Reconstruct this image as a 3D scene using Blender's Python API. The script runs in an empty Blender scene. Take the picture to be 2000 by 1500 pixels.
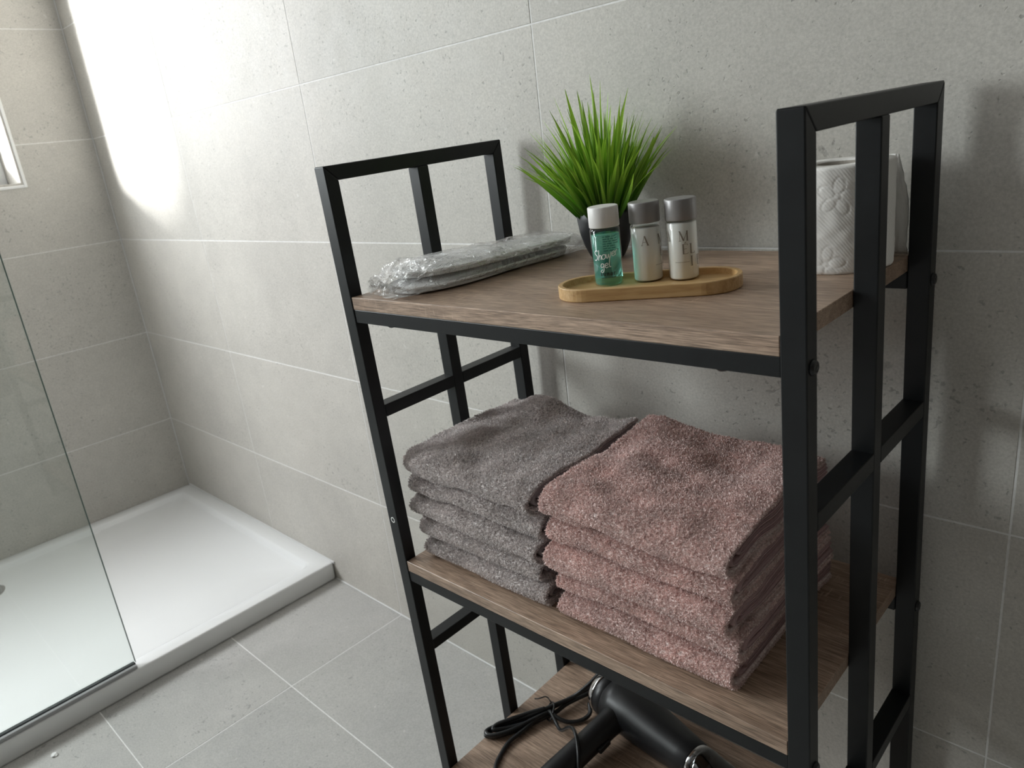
import bpy, bmesh, math, random
import numpy as np
from mathutils import Matrix, Vector

S = bpy.context.scene
COL = S.collection
rnd = random.Random(7)

# ------------------------------------------------------------------ camera
CAM = Vector((2.51748, -0.83198, 1.05336))
YAW, PITCH, ROLL, FPX = 0.80082, -0.31822, -0.12252, 1449.55
fw = Vector((-math.sin(YAW) * math.cos(PITCH), math.cos(YAW) * math.cos(PITCH), math.sin(PITCH)))
rt = Vector((math.cos(YAW), math.sin(YAW), 0))
up = rt.cross(fw)
c_, s_ = math.cos(ROLL), math.sin(ROLL)
rt, up = rt * c_ + up * s_, up * c_ - rt * s_
cd = bpy.data.cameras.new('camera')
cd.sensor_width = 36.0
cd.lens = FPX * 36.0 / 2000.0
cd.clip_start = 0.02
cd.dof.use_dof = True
cd.dof.focus_distance = 0.80
cd.dof.aperture_fstop = 11.0
cam = bpy.data.objects.new('camera', cd)
cam.matrix_world = Matrix(((rt.x, up.x, -fw.x, CAM.x), (rt.y, up.y, -fw.y, CAM.y), (rt.z, up.z, -fw.z, CAM.z), (0, 0, 0, 1)))
COL.objects.link(cam)
S.camera = cam

# ------------------------------------------------------------------ world, daylight, added fill light, exposure
W = bpy.data.worlds.new('overcast_sky')
S.world = W
W.use_nodes = True
bg = W.node_tree.nodes['Background']
bg.inputs['Color'].default_value = (0.945, 0.970, 1.0, 1)
bg.inputs['Strength'].default_value = 10.5
WIN_Y0, WIN_Y1, WIN_Z0, WIN_Z1, WIN_D = -1.10, -0.212, 1.084, 2.14, 0.13
pl = bpy.data.lights.new('window_portal', 'AREA')
pl.shape = 'RECTANGLE'
pl.size = WIN_Z1 - WIN_Z0 + 0.02
pl.size_y = WIN_Y1 - WIN_Y0 + 0.02
pl.cycles.is_portal = True
po = bpy.data.objects.new('window_portal', pl)
po.location = (-WIN_D - 0.08, (WIN_Y0 + WIN_Y1) / 2, (WIN_Z0 + WIN_Z1) / 2)
po.rotation_euler = (0, -math.pi / 2, 0)
COL.objects.link(po)
FILL_Y0, FILL_Y1, FILL_Z0, FILL_Z1 = -2.15, -1.30, 0.95, 2.14     # unseen opening added farther along the same wall, for a fill light
pl2 = bpy.data.lights.new('added_fill_light', 'AREA')  # soft fill added out of view to brighten towel fronts and floor
pl2.shape = 'RECTANGLE'
pl2.size = FILL_Z1 - FILL_Z0 - 0.14
pl2.size_y = FILL_Y1 - FILL_Y0 - 0.14
pl2.energy = 50.0
pl2.color = (0.945, 0.970, 1.0)
po2 = bpy.data.objects.new('added_fill_light', pl2)
po2.location = (-0.05, (FILL_Y0 + FILL_Y1) / 2, (FILL_Z0 + FILL_Z1) / 2)
po2.rotation_euler = (0, -math.pi / 2, 0)
COL.objects.link(po2)
sun = bpy.data.lights.new('hazy_sun', 'SUN')
sun.energy = 23.0
sun.angle = math.radians(15)
sun.color = (1.0, 0.99, 0.97)
so = bpy.data.objects.new('hazy_sun', sun)
so.rotation_euler = Vector((0.57, 1.0, -0.14)).to_track_quat('-Z', 'Y').to_euler()
so.location = (-1.5, -2.0, 2.5)
COL.objects.link(so)
vs = S.view_settings
vs.view_transform = 'Standard'
vs.look = 'None'
vs.exposure = 0.31
vs.gamma = 1.0
vs.use_curve_mapping = False
S.cycles.max_bounces = 14
S.cycles.diffuse_bounces = 8
S.cycles.glossy_bounces = 6
S.cycles.transmission_bounces = 10
S.cycles.transparent_max_bounces = 24
S.cycles.use_denoising = True
S.cycles.sample_clamp_indirect = 6.0

# ------------------------------------------------------------------ rack frame: the whole rack leans slightly
PV = Vector((2.0, -0.16, 1.0))
RT = Matrix.Translation(PV) @ Matrix.Rotation(0.02043, 4, 'X') @ Matrix.Rotation(-0.00671, 4, 'Y') @ Matrix.Translation(-PV)
SX0, SX1, SYF, SYB = 1.7049, 2.3014, -0.3273, -0.0260
TW, TD = 0.0206, 0.0180
ZT, ZS1, ZS2, ZS3, BT = 1.0524, 0.8938, 0.5109, 0.1308, 0.0160
RAIL = 0.0170


# ------------------------------------------------------------------ helpers
def srgb(r, g, b):
    f = lambda c: (c / 12.92) if c <= 0.04045 else ((c + 0.055) / 1.055) ** 2.4
    return (f(r / 255), f(g / 255), f(b / 255), 1)


def link(name, me, mat=None, parent=None, mw=None, smooth=False):
    o = bpy.data.objects.new(name, me)
    COL.objects.link(o)
    if mat is not None and me is not None and len(me.materials) == 0:
        me.materials.append(mat)
    if smooth and me is not None:
        me.polygons.foreach_set('use_smooth', [True] * len(me.polygons))
    if parent is not None:
        o.parent = parent
    if mw is not None:
        if parent is not None:
            o.matrix_local = mw
        else:
            o.matrix_world = mw
    return o


def tag(o, label=None, cat=None, group=None, kind=None):
    if label: o['label'] = label
    if cat: o['category'] = cat
    if group: o['group'] = group
    if kind: o['kind'] = kind
    return o


def empty(name, mw=None, parent=None):
    o = bpy.data.objects.new(name, None)
    COL.objects.link(o)
    o.empty_display_size = 0.05
    if parent is not None:
        o.parent = parent
    if mw is not None:
        o.matrix_world = mw
    return o


def T(x, y, z, rz=0.0):
    return Matrix.Translation((x, y, z)) @ Matrix.Rotation(rz, 4, 'Z')


def pydata(name, v, f):
    me = bpy.data.meshes.new(name)
    me.from_pydata([tuple(a) for a in v], [], [tuple(a) for a in f])
    me.update()
    return me


def np_mesh(name, v, quads, smooth=True):
    v = np.asarray(v, np.float32).reshape(-1, 3)
    q = np.asarray(quads, np.int32).reshape(-1, 4)
    me = bpy.data.meshes.new(name)
    me.vertices.add(len(v))
    me.vertices.foreach_set('co', v.ravel())
    me.loops.add(q.size)
    me.loops.foreach_set('vertex_index', q.ravel())
    me.polygons.add(len(q))
    me.polygons.foreach_set('loop_start', np.arange(0, q.size, 4, dtype=np.int32))
    me.polygons.foreach_set('loop_total', np.full(len(q), 4, np.int32))
    me.update(calc_edges=True)
    me.validate()
    if smooth:
        me.polygons.foreach_set('use_smooth', np.ones(len(me.polygons), bool))
    return me


def bm_mesh(name, bm):
    bmesh.ops.recalc_face_normals(bm, faces=bm.faces)
    me = bpy.data.meshes.new(name)
    bm.to_mesh(me)
    bm.free()
    return me


def box_mesh(name, x0, x1, y0, y1, z0, z1, bev=0.0, seg=2):
    bm = bmesh.new()
    vs_ = [bm.verts.new((x, y, z)) for z in (z0, z1) for y in (y0, y1) for x in (x0, x1)]
    for f in ((0, 2, 3, 1), (4, 5, 7, 6), (0, 1, 5, 4), (2, 6, 7, 3), (0, 4, 6, 2), (1, 3, 7, 5)):
        bm.faces.new([vs_[i] for i in f])
    if bev > 0:
        bmesh.ops.bevel(bm, geom=list(bm.edges), offset=bev, segments=seg, profile=0.5, affect='EDGES')
    me = bm_mesh(name, bm)
    return me


def extrude_poly(name, poly, axis, a0, a1, bev=0.0, seg=2):
    """poly: 2D points; axis 0: poly in (y,z) extruded in x; axis 2: poly in (x,y) extruded in z."""
    bm = bmesh.new()
    def P(p, a):
        return (a, p[0], p[1]) if axis == 0 else ((p[0], a, p[1]) if axis == 1 else (p[0], p[1], a))
    A = [bm.verts.new(P(p, a0)) for p in poly]
    B = [bm.verts.new(P(p, a1)) for p in poly]
    n = len(poly)
    bm.faces.new(A[::-1]); bm.faces.new(B)
    for i in range(n):
        bm.faces.new((A[i], A[(i + 1) % n], B[(i + 1) % n], B[i]))
    if bev > 0:
        bmesh.ops.recalc_face_normals(bm, faces=bm.faces)
        bmesh.ops.bevel(bm, geom=list(bm.edges), offset=bev, segments=seg, profile=0.5, affect='EDGES')
    return bm_mesh(name, bm)


def lathe(name, prof, n=48, close=False):
    """prof: list of (r,z); r==0 allowed at the ends."""
    v, f = [], []
    idx = []
    for r, z in prof:
        if r < 1e-7:
            idx.append([len(v)]); v.append((0, 0, z))
        else:
            idx.append(list(range(len(v), len(v) + n)))
            for k in range(n):
                a = 2 * math.pi * k / n
                v.append((r * math.cos(a), r * math.sin(a), z))
    pairs = list(zip(idx[:-1], idx[1:]))
    if close: pairs.append((idx[-1], idx[0]))
    for A, B in pairs:
        for k in range(n):
            k2 = (k + 1) % n
            if len(A) == 1 and len(B) == 1: continue
            if len(A) == 1: f.append((A[0], B[k2], B[k]))
            elif len(B) == 1: f.append((A[k], A[k2], B[0]))
            else: f.append((A[k], A[k2], B[k2], B[k]))
    me = pydata(name, v, f)
    bm = bmesh.new(); bm.from_mesh(me)
    bmesh.ops.recalc_face_normals(bm, faces=bm.faces)
    bm.to_mesh(me); bm.free()
    return me


def catmull(pts, n=8, closed=False):
    P = [np.array(p, float) for p in pts]
    out = []
    m = len(P)
    for i in range(m if closed else m - 1):
        p0 = P[(i - 1) % m] if (closed or i > 0) else 2 * P[0] - P[1]
        p1, p2 = P[i], P[(i + 1) % m]
        p3 = P[(i + 2) % m] if (closed or i + 2 < m) else 2 * P[-1] - P[-2]
        for k in range(n):
            t = k / n
            out.append(0.5 * ((2 * p1) + (-p0 + p2) * t + (2 * p0 - 5 * p1 + 4 * p2 - p3) * t * t + (-p0 + 3 * p1 - 3 * p2 + p3) * t ** 3))
    if not closed: out.append(P[-1])
    return out


def tube_mesh(name, pts, rad, n=10, closed=False):
    pts = [Vector(p) for p in pts]
    m = len(pts)
    if not hasattr(rad, '__len__'): rad = [rad] * m
    v, q = [], []
    up_ = Vector((0, 0, 1))
    for i, p in enumerate(pts):
        a = pts[(i - 1) % m] if (closed or i > 0) else pts[0]
        b = pts[(i + 1) % m] if (closed or i < m - 1) else pts[-1]
        t = (b - a).normalized()
        s = t.cross(up_)
        if s.length < 1e-4: s = t.cross(Vector((0, 1, 0)))
        s.normalize(); w = s.cross(t).normalized()
        for k in range(n):
            an = 2 * math.pi * k / n
            v.append(p + (s * math.cos(an) + w * math.sin(an)) * rad[i])
    rng = m if closed else m - 1
    for i in range(rng):
        j = (i + 1) % m
        for k in range(n):
            q.append((i * n + k, i * n + (k + 1) % n, j * n + (k + 1) % n, j * n + k))
    if not closed:
        q.append(tuple(range(n))[::-1]); q.append(tuple((m - 1) * n + k for k in range(n)))
    me = pydata(name, v, q)
    me.polygons.foreach_set('use_smooth', [True] * len(me.polygons))
    return me


class VNoise:
    """vectorised smooth value noise on a periodic lattice"""
    def __init__(self, seed, n=64):
        self.g = np.random.RandomState(seed).rand(n, n, 4) * 2 - 1
        self.n = n
    def __call__(self, x, y, ch=0):
        x = np.asarray(x, float); y = np.asarray(y, float)
        xi = np.floor(x).astype(int); yi = np.floor(y).astype(int)
        fx = x - xi; fy = y - yi
        fx = fx * fx * (3 - 2 * fx); fy = fy * fy * (3 - 2 * fy)
        g = self.g[:, :, ch]; n = self.n
        a = g[xi % n, yi % n]; b = g[(xi + 1) % n, yi % n]; c = g[xi % n, (yi + 1) % n]; d = g[(xi + 1) % n, (yi + 1) % n]
        return (a * (1 - fx) + b * fx) * (1 - fy) + (c * (1 - fx) + d * fx) * fy


# ------------------------------------------------------------------ node helpers
class NT:
    def __init__(self, name):
        self.m = bpy.data.materials.new(name)
        self.m.use_nodes = True
        self.t = self.m.node_tree
        self.b = self.t.nodes['Principled BSDF']
        self.out = self.t.nodes['Material Output']
    def n(self, kind, **kw):
        nd = self.t.nodes.new(kind)
        for k, v in kw.items(): setattr(nd, k, v)
        return nd
    def l(self, a, b): self.t.links.new(a, b)
    def setin(self, nd, **kw):
        for k, v in kw.items(): nd.inputs[k.replace('_', ' ')].default_value = v
    def noise(self, vec, scale, detail=2.0, rough=0.5, dist=0.0):
        nd = self.n('ShaderNodeTexNoise')
        nd.inputs['Scale'].default_value = scale; nd.inputs['Detail'].default_value = detail
        nd.inputs['Roughness'].default_value = rough; nd.inputs['Distortion'].default_value = dist
        if vec is not None: self.l(vec, nd.inputs['Vector'])
        return nd.outputs['Fac']
    def ramp(self, fac, stops):
        nd = self.n('ShaderNodeValToRGB')
        cr = nd.color_ramp
        while len(cr.elements) < len(stops): cr.elements.new(0.5)
        for e, (p, c) in zip(cr.elements, stops):
            e.position = p; e.color = c if len(c) == 4 else (*c, 1)
        self.l(fac, nd.inputs['Fac'])
        return nd.outputs['Color']
    def mix(self, fac, a, b, blend='MIX'):
        nd = self.n('ShaderNodeMix', data_type='RGBA', blend_type=blend)
        for sock, val in ((nd.inputs[0], fac), (nd.inputs[6], a), (nd.inputs[7], b)):
            if hasattr(val, 'links'): self.l(val, sock)
            else: sock.default_value = val
        return nd.outputs[2]
    def math(self, op, a, b=0.0):
        nd = self.n('ShaderNodeMath', operation=op)
        for sock, val in ((nd.inputs[0], a), (nd.inputs[1], b)):
            if hasattr(val, 'links'): self.l(val, sock)
            else: sock.default_value = val
        return nd.outputs[0]
    def mapping(self, vec, scale=(1, 1, 1), loc=(0, 0, 0)):
        nd = self.n('ShaderNodeMapping')
        nd.inputs['Scale'].default_value = scale; nd.inputs['Location'].default_value = loc
        self.l(vec, nd.inputs['Vector'])
        return nd.outputs['Vector']
    def bump(self, h, strength=0.3, dist=0.001, nrm=None):
        nd = self.n('ShaderNodeBump')
        nd.inputs['Strength'].default_value = strength; nd.inputs['Distance'].default_value = dist
        self.l(h, nd.inputs['Height'])
        if nrm is not None: self.l(nrm, nd.inputs['Normal'])
        self.l(nd.outputs['Normal'], self.b.inputs['Normal'])
        return nd.outputs['Normal']
    def objvec(self, rand=True):
        tc = self.n('ShaderNodeTexCoord')
        if not rand: return tc.outputs['Object']
        oi = self.n('ShaderNodeObjectInfo')
        mu = self.n('ShaderNodeVectorMath', operation='SCALE')
        cx = self.n('ShaderNodeCombineXYZ')
        self.l(oi.outputs['Random'], cx.inputs[0]); self.l(oi.outputs['Random'], cx.inputs[1]); self.l(oi.outputs['Random'], cx.inputs[2])
        self.l(cx.outputs[0], mu.inputs[0]); mu.inputs['Scale'].default_value = 37.0
        ad = self.n('ShaderNodeVectorMath', operation='ADD')
        self.l(tc.outputs['Object'], ad.inputs[0]); self.l(mu.outputs[0], ad.inputs[1])
        self.rand = oi.outputs['Random']
        return ad.outputs[0]


def simple(name, col, rough=0.5, metal=0.0, **kw):
    t = NT(name)
    t.b.inputs['Base Color'].default_value = col
    t.b.inputs['Roughness'].default_value = rough
    t.b.inputs['Metallic'].default_value = metal
    for k, v in kw.items(): t.b.inputs[k.replace('_', ' ')].default_value = v
    return t.m


def g(v): return (v, v, v, 1)


# ------------------------------------------------------------------ materials
def tile_material(name, base, warm, rough, gain=1.0):
    t = NT(name)
    v = t.objvec()
    big = t.noise(v, 3.2, 4, 0.55)
    mid = t.noise(v, 22.0, 4, 0.6)
    fine = t.noise(v, 330.0, 3, 0.6)
    col = t.ramp(big, [(0.3, [c * 0.96 * gain for c in base[:3]]), (0.7, [c * 1.03 * gain for c in warm[:3]])])
    m2 = t.ramp(mid, [(0.3, g(0.955)), (0.7, g(1.035))])
    col = t.mix(1.0, col, m2, 'MULTIPLY')
    f2 = t.ramp(fine, [(0.3, g(0.86)), (0.7, g(1.10))])
    col = t.mix(1.0, col, f2, 'MULTIPLY')
    # small pores and larger shell-like inclusions of the stone print
    p1 = t.noise(t.mapping(v, (1, 1, 1), (5, 3, 1)), 150.0, 2, 0.5)
    cl = t.noise(v, 7.0, 2, 0.5)
    thr = t.math('ADD', p1, t.math('MULTIPLY', t.math('SUBTRACT', cl, 0.5), 0.25))
    pores = t.ramp(thr, [(0.66, g(0)), (0.73, g(1))])
    p2 = t.noise(t.mapping(v, (1.3, 0.8, 1), (9, 7, 2)), 46.0, 3, 0.65, 0.6)
    thr2 = t.math('ADD', p2, t.math('MULTIPLY', t.math('SUBTRACT', cl, 0.5), 0.3))
    blobs = t.ramp(thr2, [(0.70, g(0)), (0.76, g(1))])
    col = t.mix(t.math('MULTIPLY', pores, 0.40), col, tuple(c * 0.30 for c in base[:3]) + (1,))
    col = t.mix(t.math('MULTIPLY', blobs, 0.34), col, tuple(c * 0.35 for c in base[:3]) + (1,))
    w = t.noise(t.mapping(v, (1, 1, 1), (2, 8, 4)), 60.0, 2, 0.5)
    wf = t.ramp(w, [(0.72, g(0)), (0.78, g(1))])
    col = t.mix(t.math('MULTIPLY', wf, 0.35), col, (0.75, 0.74, 0.71, 1))
    t.l(col, t.b.inputs['Base Color'])
    t.b.inputs['Specular IOR Level'].default_value = 0.3
    rr = t.ramp(mid, [(0.3, g(rough - 0.05)), (0.7, g(rough + 0.07))])
    t.l(rr, t.b.inputs['Roughness'])
    h = t.math('SUBTRACT', t.math('MULTIPLY', fine, 0.5), t.math('ADD', pores, t.math('MULTIPLY', blobs, 0.7)))
    t.bump(h, 0.35, 0.0008)
    return t.m


M_WALL = tile_material('stone_wall_tile', (0.508, 0.490, 0.452), (0.540, 0.518, 0.475), 0.55)
M_FLOOR = tile_material('stone_floor_tile', (0.43, 0.425, 0.41), (0.46, 0.45, 0.43), 0.50)

t = NT('pale_grout'); v = t.objvec(False)
t.l(t.ramp(t.noise(v, 120, 3), [(0.3, (0.68, 0.675, 0.66)), (0.7, (0.80, 0.795, 0.78))]), t.b.inputs['Base Color'])
t.b.inputs['Roughness'].default_value = 0.85
t.bump(t.noise(v, 900, 2), 0.3, 0.0005)
M_GROUT = t.m

t = NT('painted_plaster'); v = t.objvec(False)
t.l(t.ramp(t.noise(v, 4, 3), [(0.3, (0.50, 0.49, 0.47)), (0.7, (0.54, 0.53, 0.51))]), t.b.inputs['Base Color'])
t.b.inputs['Roughness'].default_value = 0.8
t.bump(t.noise(v, 300, 3), 0.15, 0.001)
M_PLASTER = t.m
t = NT('taupe_wall_paint'); v = t.objvec(False)
t.l(t.ramp(t.noise(v, 5, 3), [(0.3, (0.10, 0.088, 0.072)), (0.7, (0.13, 0.112, 0.092))]), t.b.inputs['Base Color'])
t.b.inputs['Roughness'].default_value = 0.85
M_DARKPAINT = t.m

t = NT('black_powder_coat'); v = t.objvec(False)
t.l(t.ramp(t.noise(v, 40, 2), [(0.3, (0.0062, 0.0072, 0.0080)), (0.7, (0.0085, 0.0098, 0.0107))]), t.b.inputs['Base Color'])
t.b.inputs['Roughness'].default_value = 0.42
t.b.inputs['Specular IOR Level'].default_value = 0.3
t.bump(t.noise(v, 1800, 2), 0.12, 0.0004)
M_BLACK = t.m
M_BOLT = simple('black_bolt', (0.006, 0.006, 0.007, 1), 0.35)


def wood_material(name, dark, light, rough=0.42):
    t = NT(name)
    v = t.objvec()
    # grain runs along x, with short cross flecks of the laminate print
    g1 = t.noise(t.mapping(v, (5, 95, 95)), 2.6, 5, 0.6, 0.4)
    g2 = t.noise(t.mapping(v, (28, 620, 620)), 1.4, 3, 0.6)
    g3 = t.noise(t.mapping(v, (3, 22, 22)), 1.5, 2, 0.5, 0.8)
    f = t.math('ADD', t.math('MULTIPLY', g1, 0.55), t.math('MULTIPLY', g3, 0.45))
    mid = tuple((a + b) / 2 for a, b in zip(dark, light))
    col = t.ramp(f, [(0.32, dark), (0.5, mid), (0.68, light)])
    fl = t.ramp(g2, [(0.34, g(0.55)), (0.5, g(0.97)), (0.66, g(1.36))])
    col = t.mix(1.0, col, fl, 'MULTIPLY')
    cr = t.noise(t.mapping(v, (420, 60, 60)), 1.0, 2, 0.5)
    ms = t.noise(v, 9.0, 2, 0.5)
    k = t.math('MULTIPLY', t.ramp(cr, [(0.58, g(0)), (0.7, g(1))]), t.ramp(ms, [(0.55, g(0)), (0.68, g(1))]))
    col = t.mix(t.math('MULTIPLY', k, 0.45), col, tuple(min(1, c * 1.45) for c in light[:3]) + (1,))
    t.l(col, t.b.inputs['Base Color'])
    t.b.inputs['Roughness'].default_value = rough
    t.bump(g2, 0.22, 0.0005)
    return t.m


M_WOOD = wood_material('brown_oak_laminate', (0.225, 0.150, 0.105, 1), (0.475, 0.345, 0.258, 1))
M_BAMBOO = None
t = NT('bamboo_wood'); v = t.objvec(False)
g1 = t.noise(t.mapping(v, (12, 260, 120)), 1.6, 4, 0.6, 0.3)
col = t.ramp(g1, [(0.3, (0.44, 0.255, 0.10)), (0.5, (0.56, 0.355, 0.155)), (0.7, (0.63, 0.425, 0.21))])
t.l(col, t.b.inputs['Base Color']); t.b.inputs['Roughness'].default_value = 0.45
t.bump(g1, 0.15, 0.0004)
M_BAMBOO = t.m

M_ACRYL = simple('white_acrylic', (0.80, 0.81, 0.81, 1), 0.22)
M_CHROME = simple('chrome', (0.75, 0.75, 0.76, 1), 0.12, 1.0)
M_SILICONE = simple('white_silicone', (0.66, 0.66, 0.65, 1), 0.5)
M_PVC = simple('white_pvc', (0.62, 0.63, 0.64, 1), 0.35)
M_TRIM = simple('white_metal_trim', (0.80, 0.80, 0.79, 1), 0.3)
M_SEAL = simple('grey_aluminium_profile', (0.33, 0.335, 0.34, 1), 0.4)
M_PLAINDARK = simple('dark_glass_gasket', (0.03, 0.035, 0.038, 1), 0.45)


def clear_material(name, tint, gloss=0.08, rough=0.02, bump=None, fres=1.45, fmul=1.0):
    """thin clear sheet: see-through with a Fresnel sheen, lets daylight pass"""
    t = NT(name)
    tr = t.n('ShaderNodeBsdfTransparent'); tr.inputs['Color'].default_value = tint
    gl = t.n('ShaderNodeBsdfGlossy'); gl.inputs['Roughness'].default_value = rough
    gl.inputs['Color'].default_value = (1, 1, 1, 1)
    fr = t.n('ShaderNodeFresnel')
    ge = t.n('ShaderNodeNewGeometry')       # same sheen from both faces of the sheet
    t.l(t.math('ADD', fres, t.math('MULTIPLY', ge.outputs['Backfacing'], 1.0 / fres - fres)), fr.inputs['IOR'])
    mx = t.n('ShaderNodeMixShader')
    fac = t.math('MULTIPLY', fr.outputs[0], fmul) if fmul != 1.0 else fr.outputs[0]
    t.l(fac, mx.inputs[0]); t.l(tr.outputs[0], mx.inputs[1]); t.l(gl.outputs[0], mx.inputs[2])
    if bump:
        v = t.objvec(False)
        h = t.noise(v, bump[0], 4, 0.65, 1.5)
        bp = t.n('ShaderNodeBump'); bp.inputs['Strength'].default_value = bump[1]; bp.inputs['Distance'].default_value = bump[2]
        t.l(h, bp.inputs['Height'])
        t.l(bp.outputs[0], gl.inputs['Normal']); t.l(bp.outputs[0], fr.inputs['Normal'])
    t.t.nodes.remove(t.b)
    t.l(mx.outputs[0], t.out.inputs['Surface'])
    return t.m


M_GLASS = clear_material('shower_glass', (0.945, 0.965, 0.955, 1))
M_GLASSEDGE = simple('green_glass_edge', (0.16, 0.22, 0.20, 1), 0.15)
M_PANE = clear_material('window_glass', (0.97, 0.98, 0.98, 1))
M_BOTTLE = clear_material('clear_bottle_plastic', (0.97, 0.98, 0.98, 1), fres=1.4)


# ------------------------------------------------------------------ the room shell
def structure(name, me, mat, **kw):
    o = link(name, me, mat, **kw)
    o['kind'] = 'structure'
    return o


ROOM_X, ROOM_Y, ROOM_Z = 4.20, -3.40, 2.45
XJ, ZJ = 0.5822, 0.2957
GAP = 0.0021
tile_cache = {}


def tile_mesh(poly):
    """poly CCW in local xy, centred; front face at z=0, chamfered edge"""
    n = len(poly)
    ch = 0.0005
    def off(d):
        out = []
        for i in range(n):
            p, q, r = Vector(poly[i - 1]), Vector(poly[i]), Vector(poly[(i + 1) % n])
            e1 = (q - p).normalized(); e2 = (r - q).normalized()
            n1 = Vector((-e1.y, e1.x)); n2 = Vector((-e2.y, e2.x))
            out.append(q + (n1 + n2) * d)
        return out
    o = off(0); i_ = off(ch)
    v = [(p.x, p.y, -0.006) for p in o] + [(p.x, p.y, -ch) for p in o] + [(p.x, p.y, 0) for p in i_]
    f = [tuple(range(2 * n, 3 * n))]
    for k in range(n):
        k2 = (k + 1) % n
        f.append((k, k2, n + k2, n + k)); f.append((n + k, n + k2, 2 * n + k2, 2 * n + k))
    return pydata('tile', v, f)


def put_tile(parent, rect, mat, frame, hole=None):
    """rect (u0,u1,v0,v1) in the wall's own plane; hole likewise"""
    u0, u1, v0, v1 = rect
    u0 += GAP / 2; u1 -= GAP / 2; v0 += GAP / 2; v1 -= GAP / 2
    poly = None
    if hole:
        a0, a1, b0, b1 = hole
        ou0, ou1, ov0, ov1 = max(u0, a0), min(u1, a1), max(v0, b0), min(v1, b1)
        if ou1 - ou0 > 1e-4 and ov1 - ov0 > 1e-4:
            fu = ou0 <= u0 + 1e-4 and ou1 >= u1 - 1e-4
            fv = ov0 <= v0 + 1e-4 and ov1 >= v1 - 1e-4
            if fu and fv: return
            if fv:
                if ou0 <= u0 + 1e-4: u0 = ou1
                else: u1 = ou0
            elif fu:
                if ov0 <= v0 + 1e-4: v0 = ov1
                else: v1 = ov0
            else:
                lu, lv = ou0 <= u0 + 1e-4, ov0 <= v0 + 1e-4
                if lu and lv: poly = [(ou1, v0), (u1, v0), (u1, v1), (u0, v1), (u0, ov1), (ou1, ov1)]
                elif lu: poly = [(u0, v0), (u1, v0), (u1, v1), (ou1, v1), (ou1, ov0), (u0, ov0)]
                elif lv: poly = [(u0, v0), (ou0, v0), (ou0, ov1), (u1, ov1), (u1, v1), (u0, v1)]
                else: poly = [(u0, v0), (u1, v0), (u1, ov0), (ou0, ov0), (ou0, v1), (u0, v1)]
    cu, cv = (u0 + u1) / 2, (v0 + v1) / 2
    if poly is None:
        key = (round(u1 - u0, 4), round(v1 - v0, 4), mat.name)
        if key not in tile_cache:
            a, b = (u1 - u0) / 2, (v1 - v0) / 2
            tile_cache[key] = tile_mesh([(-a, -b), (a, -b), (a, b), (-a, b)])
        me = tile_cache[key]
    else:
        me = tile_mesh([(p[0] - cu, p[1] - cv) for p in poly])
    o = link('tile', me, mat, parent)
    j = rnd.uniform(-0.00015, 0.00015)
    o.matrix_local = frame @ Matrix.Translation((cu, cv, j))
    return o


FR_BACK = Matrix(((1, 0, 0, 0), (0, 0, -1, 0), (0, 1, 0, 0), (0, 0, 0, 1)))
FR_LEFT = Matrix(((0, 0, 1, 0), (1, 0, 0, 0), (0, 1, 0, 0), (0, 0, 0, 1)))
FR_FLOOR = Matrix.Identity(4)
REC = 0.0005
zr = [0.0] + [ZJ + 0.3 * k for k in range(8)]
zr = [z for z in zr if z < ROOM_Z - 0.02] + [ROOM_Z]
xr = [0.0, XJ] + [XJ + 0.6 * k for k in range(1, 6)]
xr = [x for x in xr if x < 3.1]      # tiles as far as the photograph can see

wall_back = structure('wall_back', box_mesh('wall_back', -0.30, ROOM_X + 0.1, REC, 0.12, -0.1, ROOM_Z + 0.1), M_GROUT)
tag(wall_back, 'grey stone-look tiled wall behind the shelving rack')
for i in range(len(xr) - 1):
    for j in range(len(zr) - 1):
        put_tile(wall_back, (xr[i], xr[i + 1], zr[j], zr[j + 1]), M_WALL, FR_BACK)

# left wall with the window opening: four slabs joined as one mesh
bm = bmesh.new()
LW_T = 0.24
for (y0, y1, z0, z1) in ((FILL_Y1, REC, -0.1, WIN_Z0), (FILL_Y1, REC, WIN_Z1, ROOM_Z + 0.1), (FILL_Y1, WIN_Y0, WIN_Z0, WIN_Z1), (WIN_Y1, REC, WIN_Z0, WIN_Z1),
                         (ROOM_Y - 0.1, FILL_Y1, -0.1, FILL_Z0), (ROOM_Y - 0.1, FILL_Y1, FILL_Z1, ROOM_Z + 0.1), (ROOM_Y - 0.1, FILL_Y0, FILL_Z0, FILL_Z1)):
    tmp = box_mesh('tmp', -LW_T, -REC, y0, y1, z0, z1)
    bm.from_mesh(tmp); bpy.data.meshes.remove(tmp)
wall_left = structure('wall_left', bm_mesh('wall_left', bm), M_GROUT)
tag(wall_left, 'grey stone-look tiled shower wall with the window')
yj = [0.0, -0.6, -1.2]      # the wall beyond is never in view and stays plain
for i in range(len(yj) - 1):
    for j in range(len(zr) - 1):
        put_tile(wall_left, (yj[i + 1], yj[i], zr[j], zr[j + 1]), M_WALL, FR_LEFT, (WIN_Y0, WIN_Y1, WIN_Z0, WIN_Z1))

floor = structure('floor', box_mesh('floor', -0.1, ROOM_X + 0.1, ROOM_Y - 0.1, 0.1, -0.12, -REC), M_GROUT)
tag(floor, 'grey stone-look tiled bathroom floor')
yr = [0.0] + [-0.3 * k - 0.001 for k in range(1, 8)]
for i in range(len(xr) - 1):
    for j in range(len(yr) - 1):
        put_tile(floor, (xr[i], xr[i + 1], yr[j + 1], yr[j]), M_FLOOR, FR_FLOOR)

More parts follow.
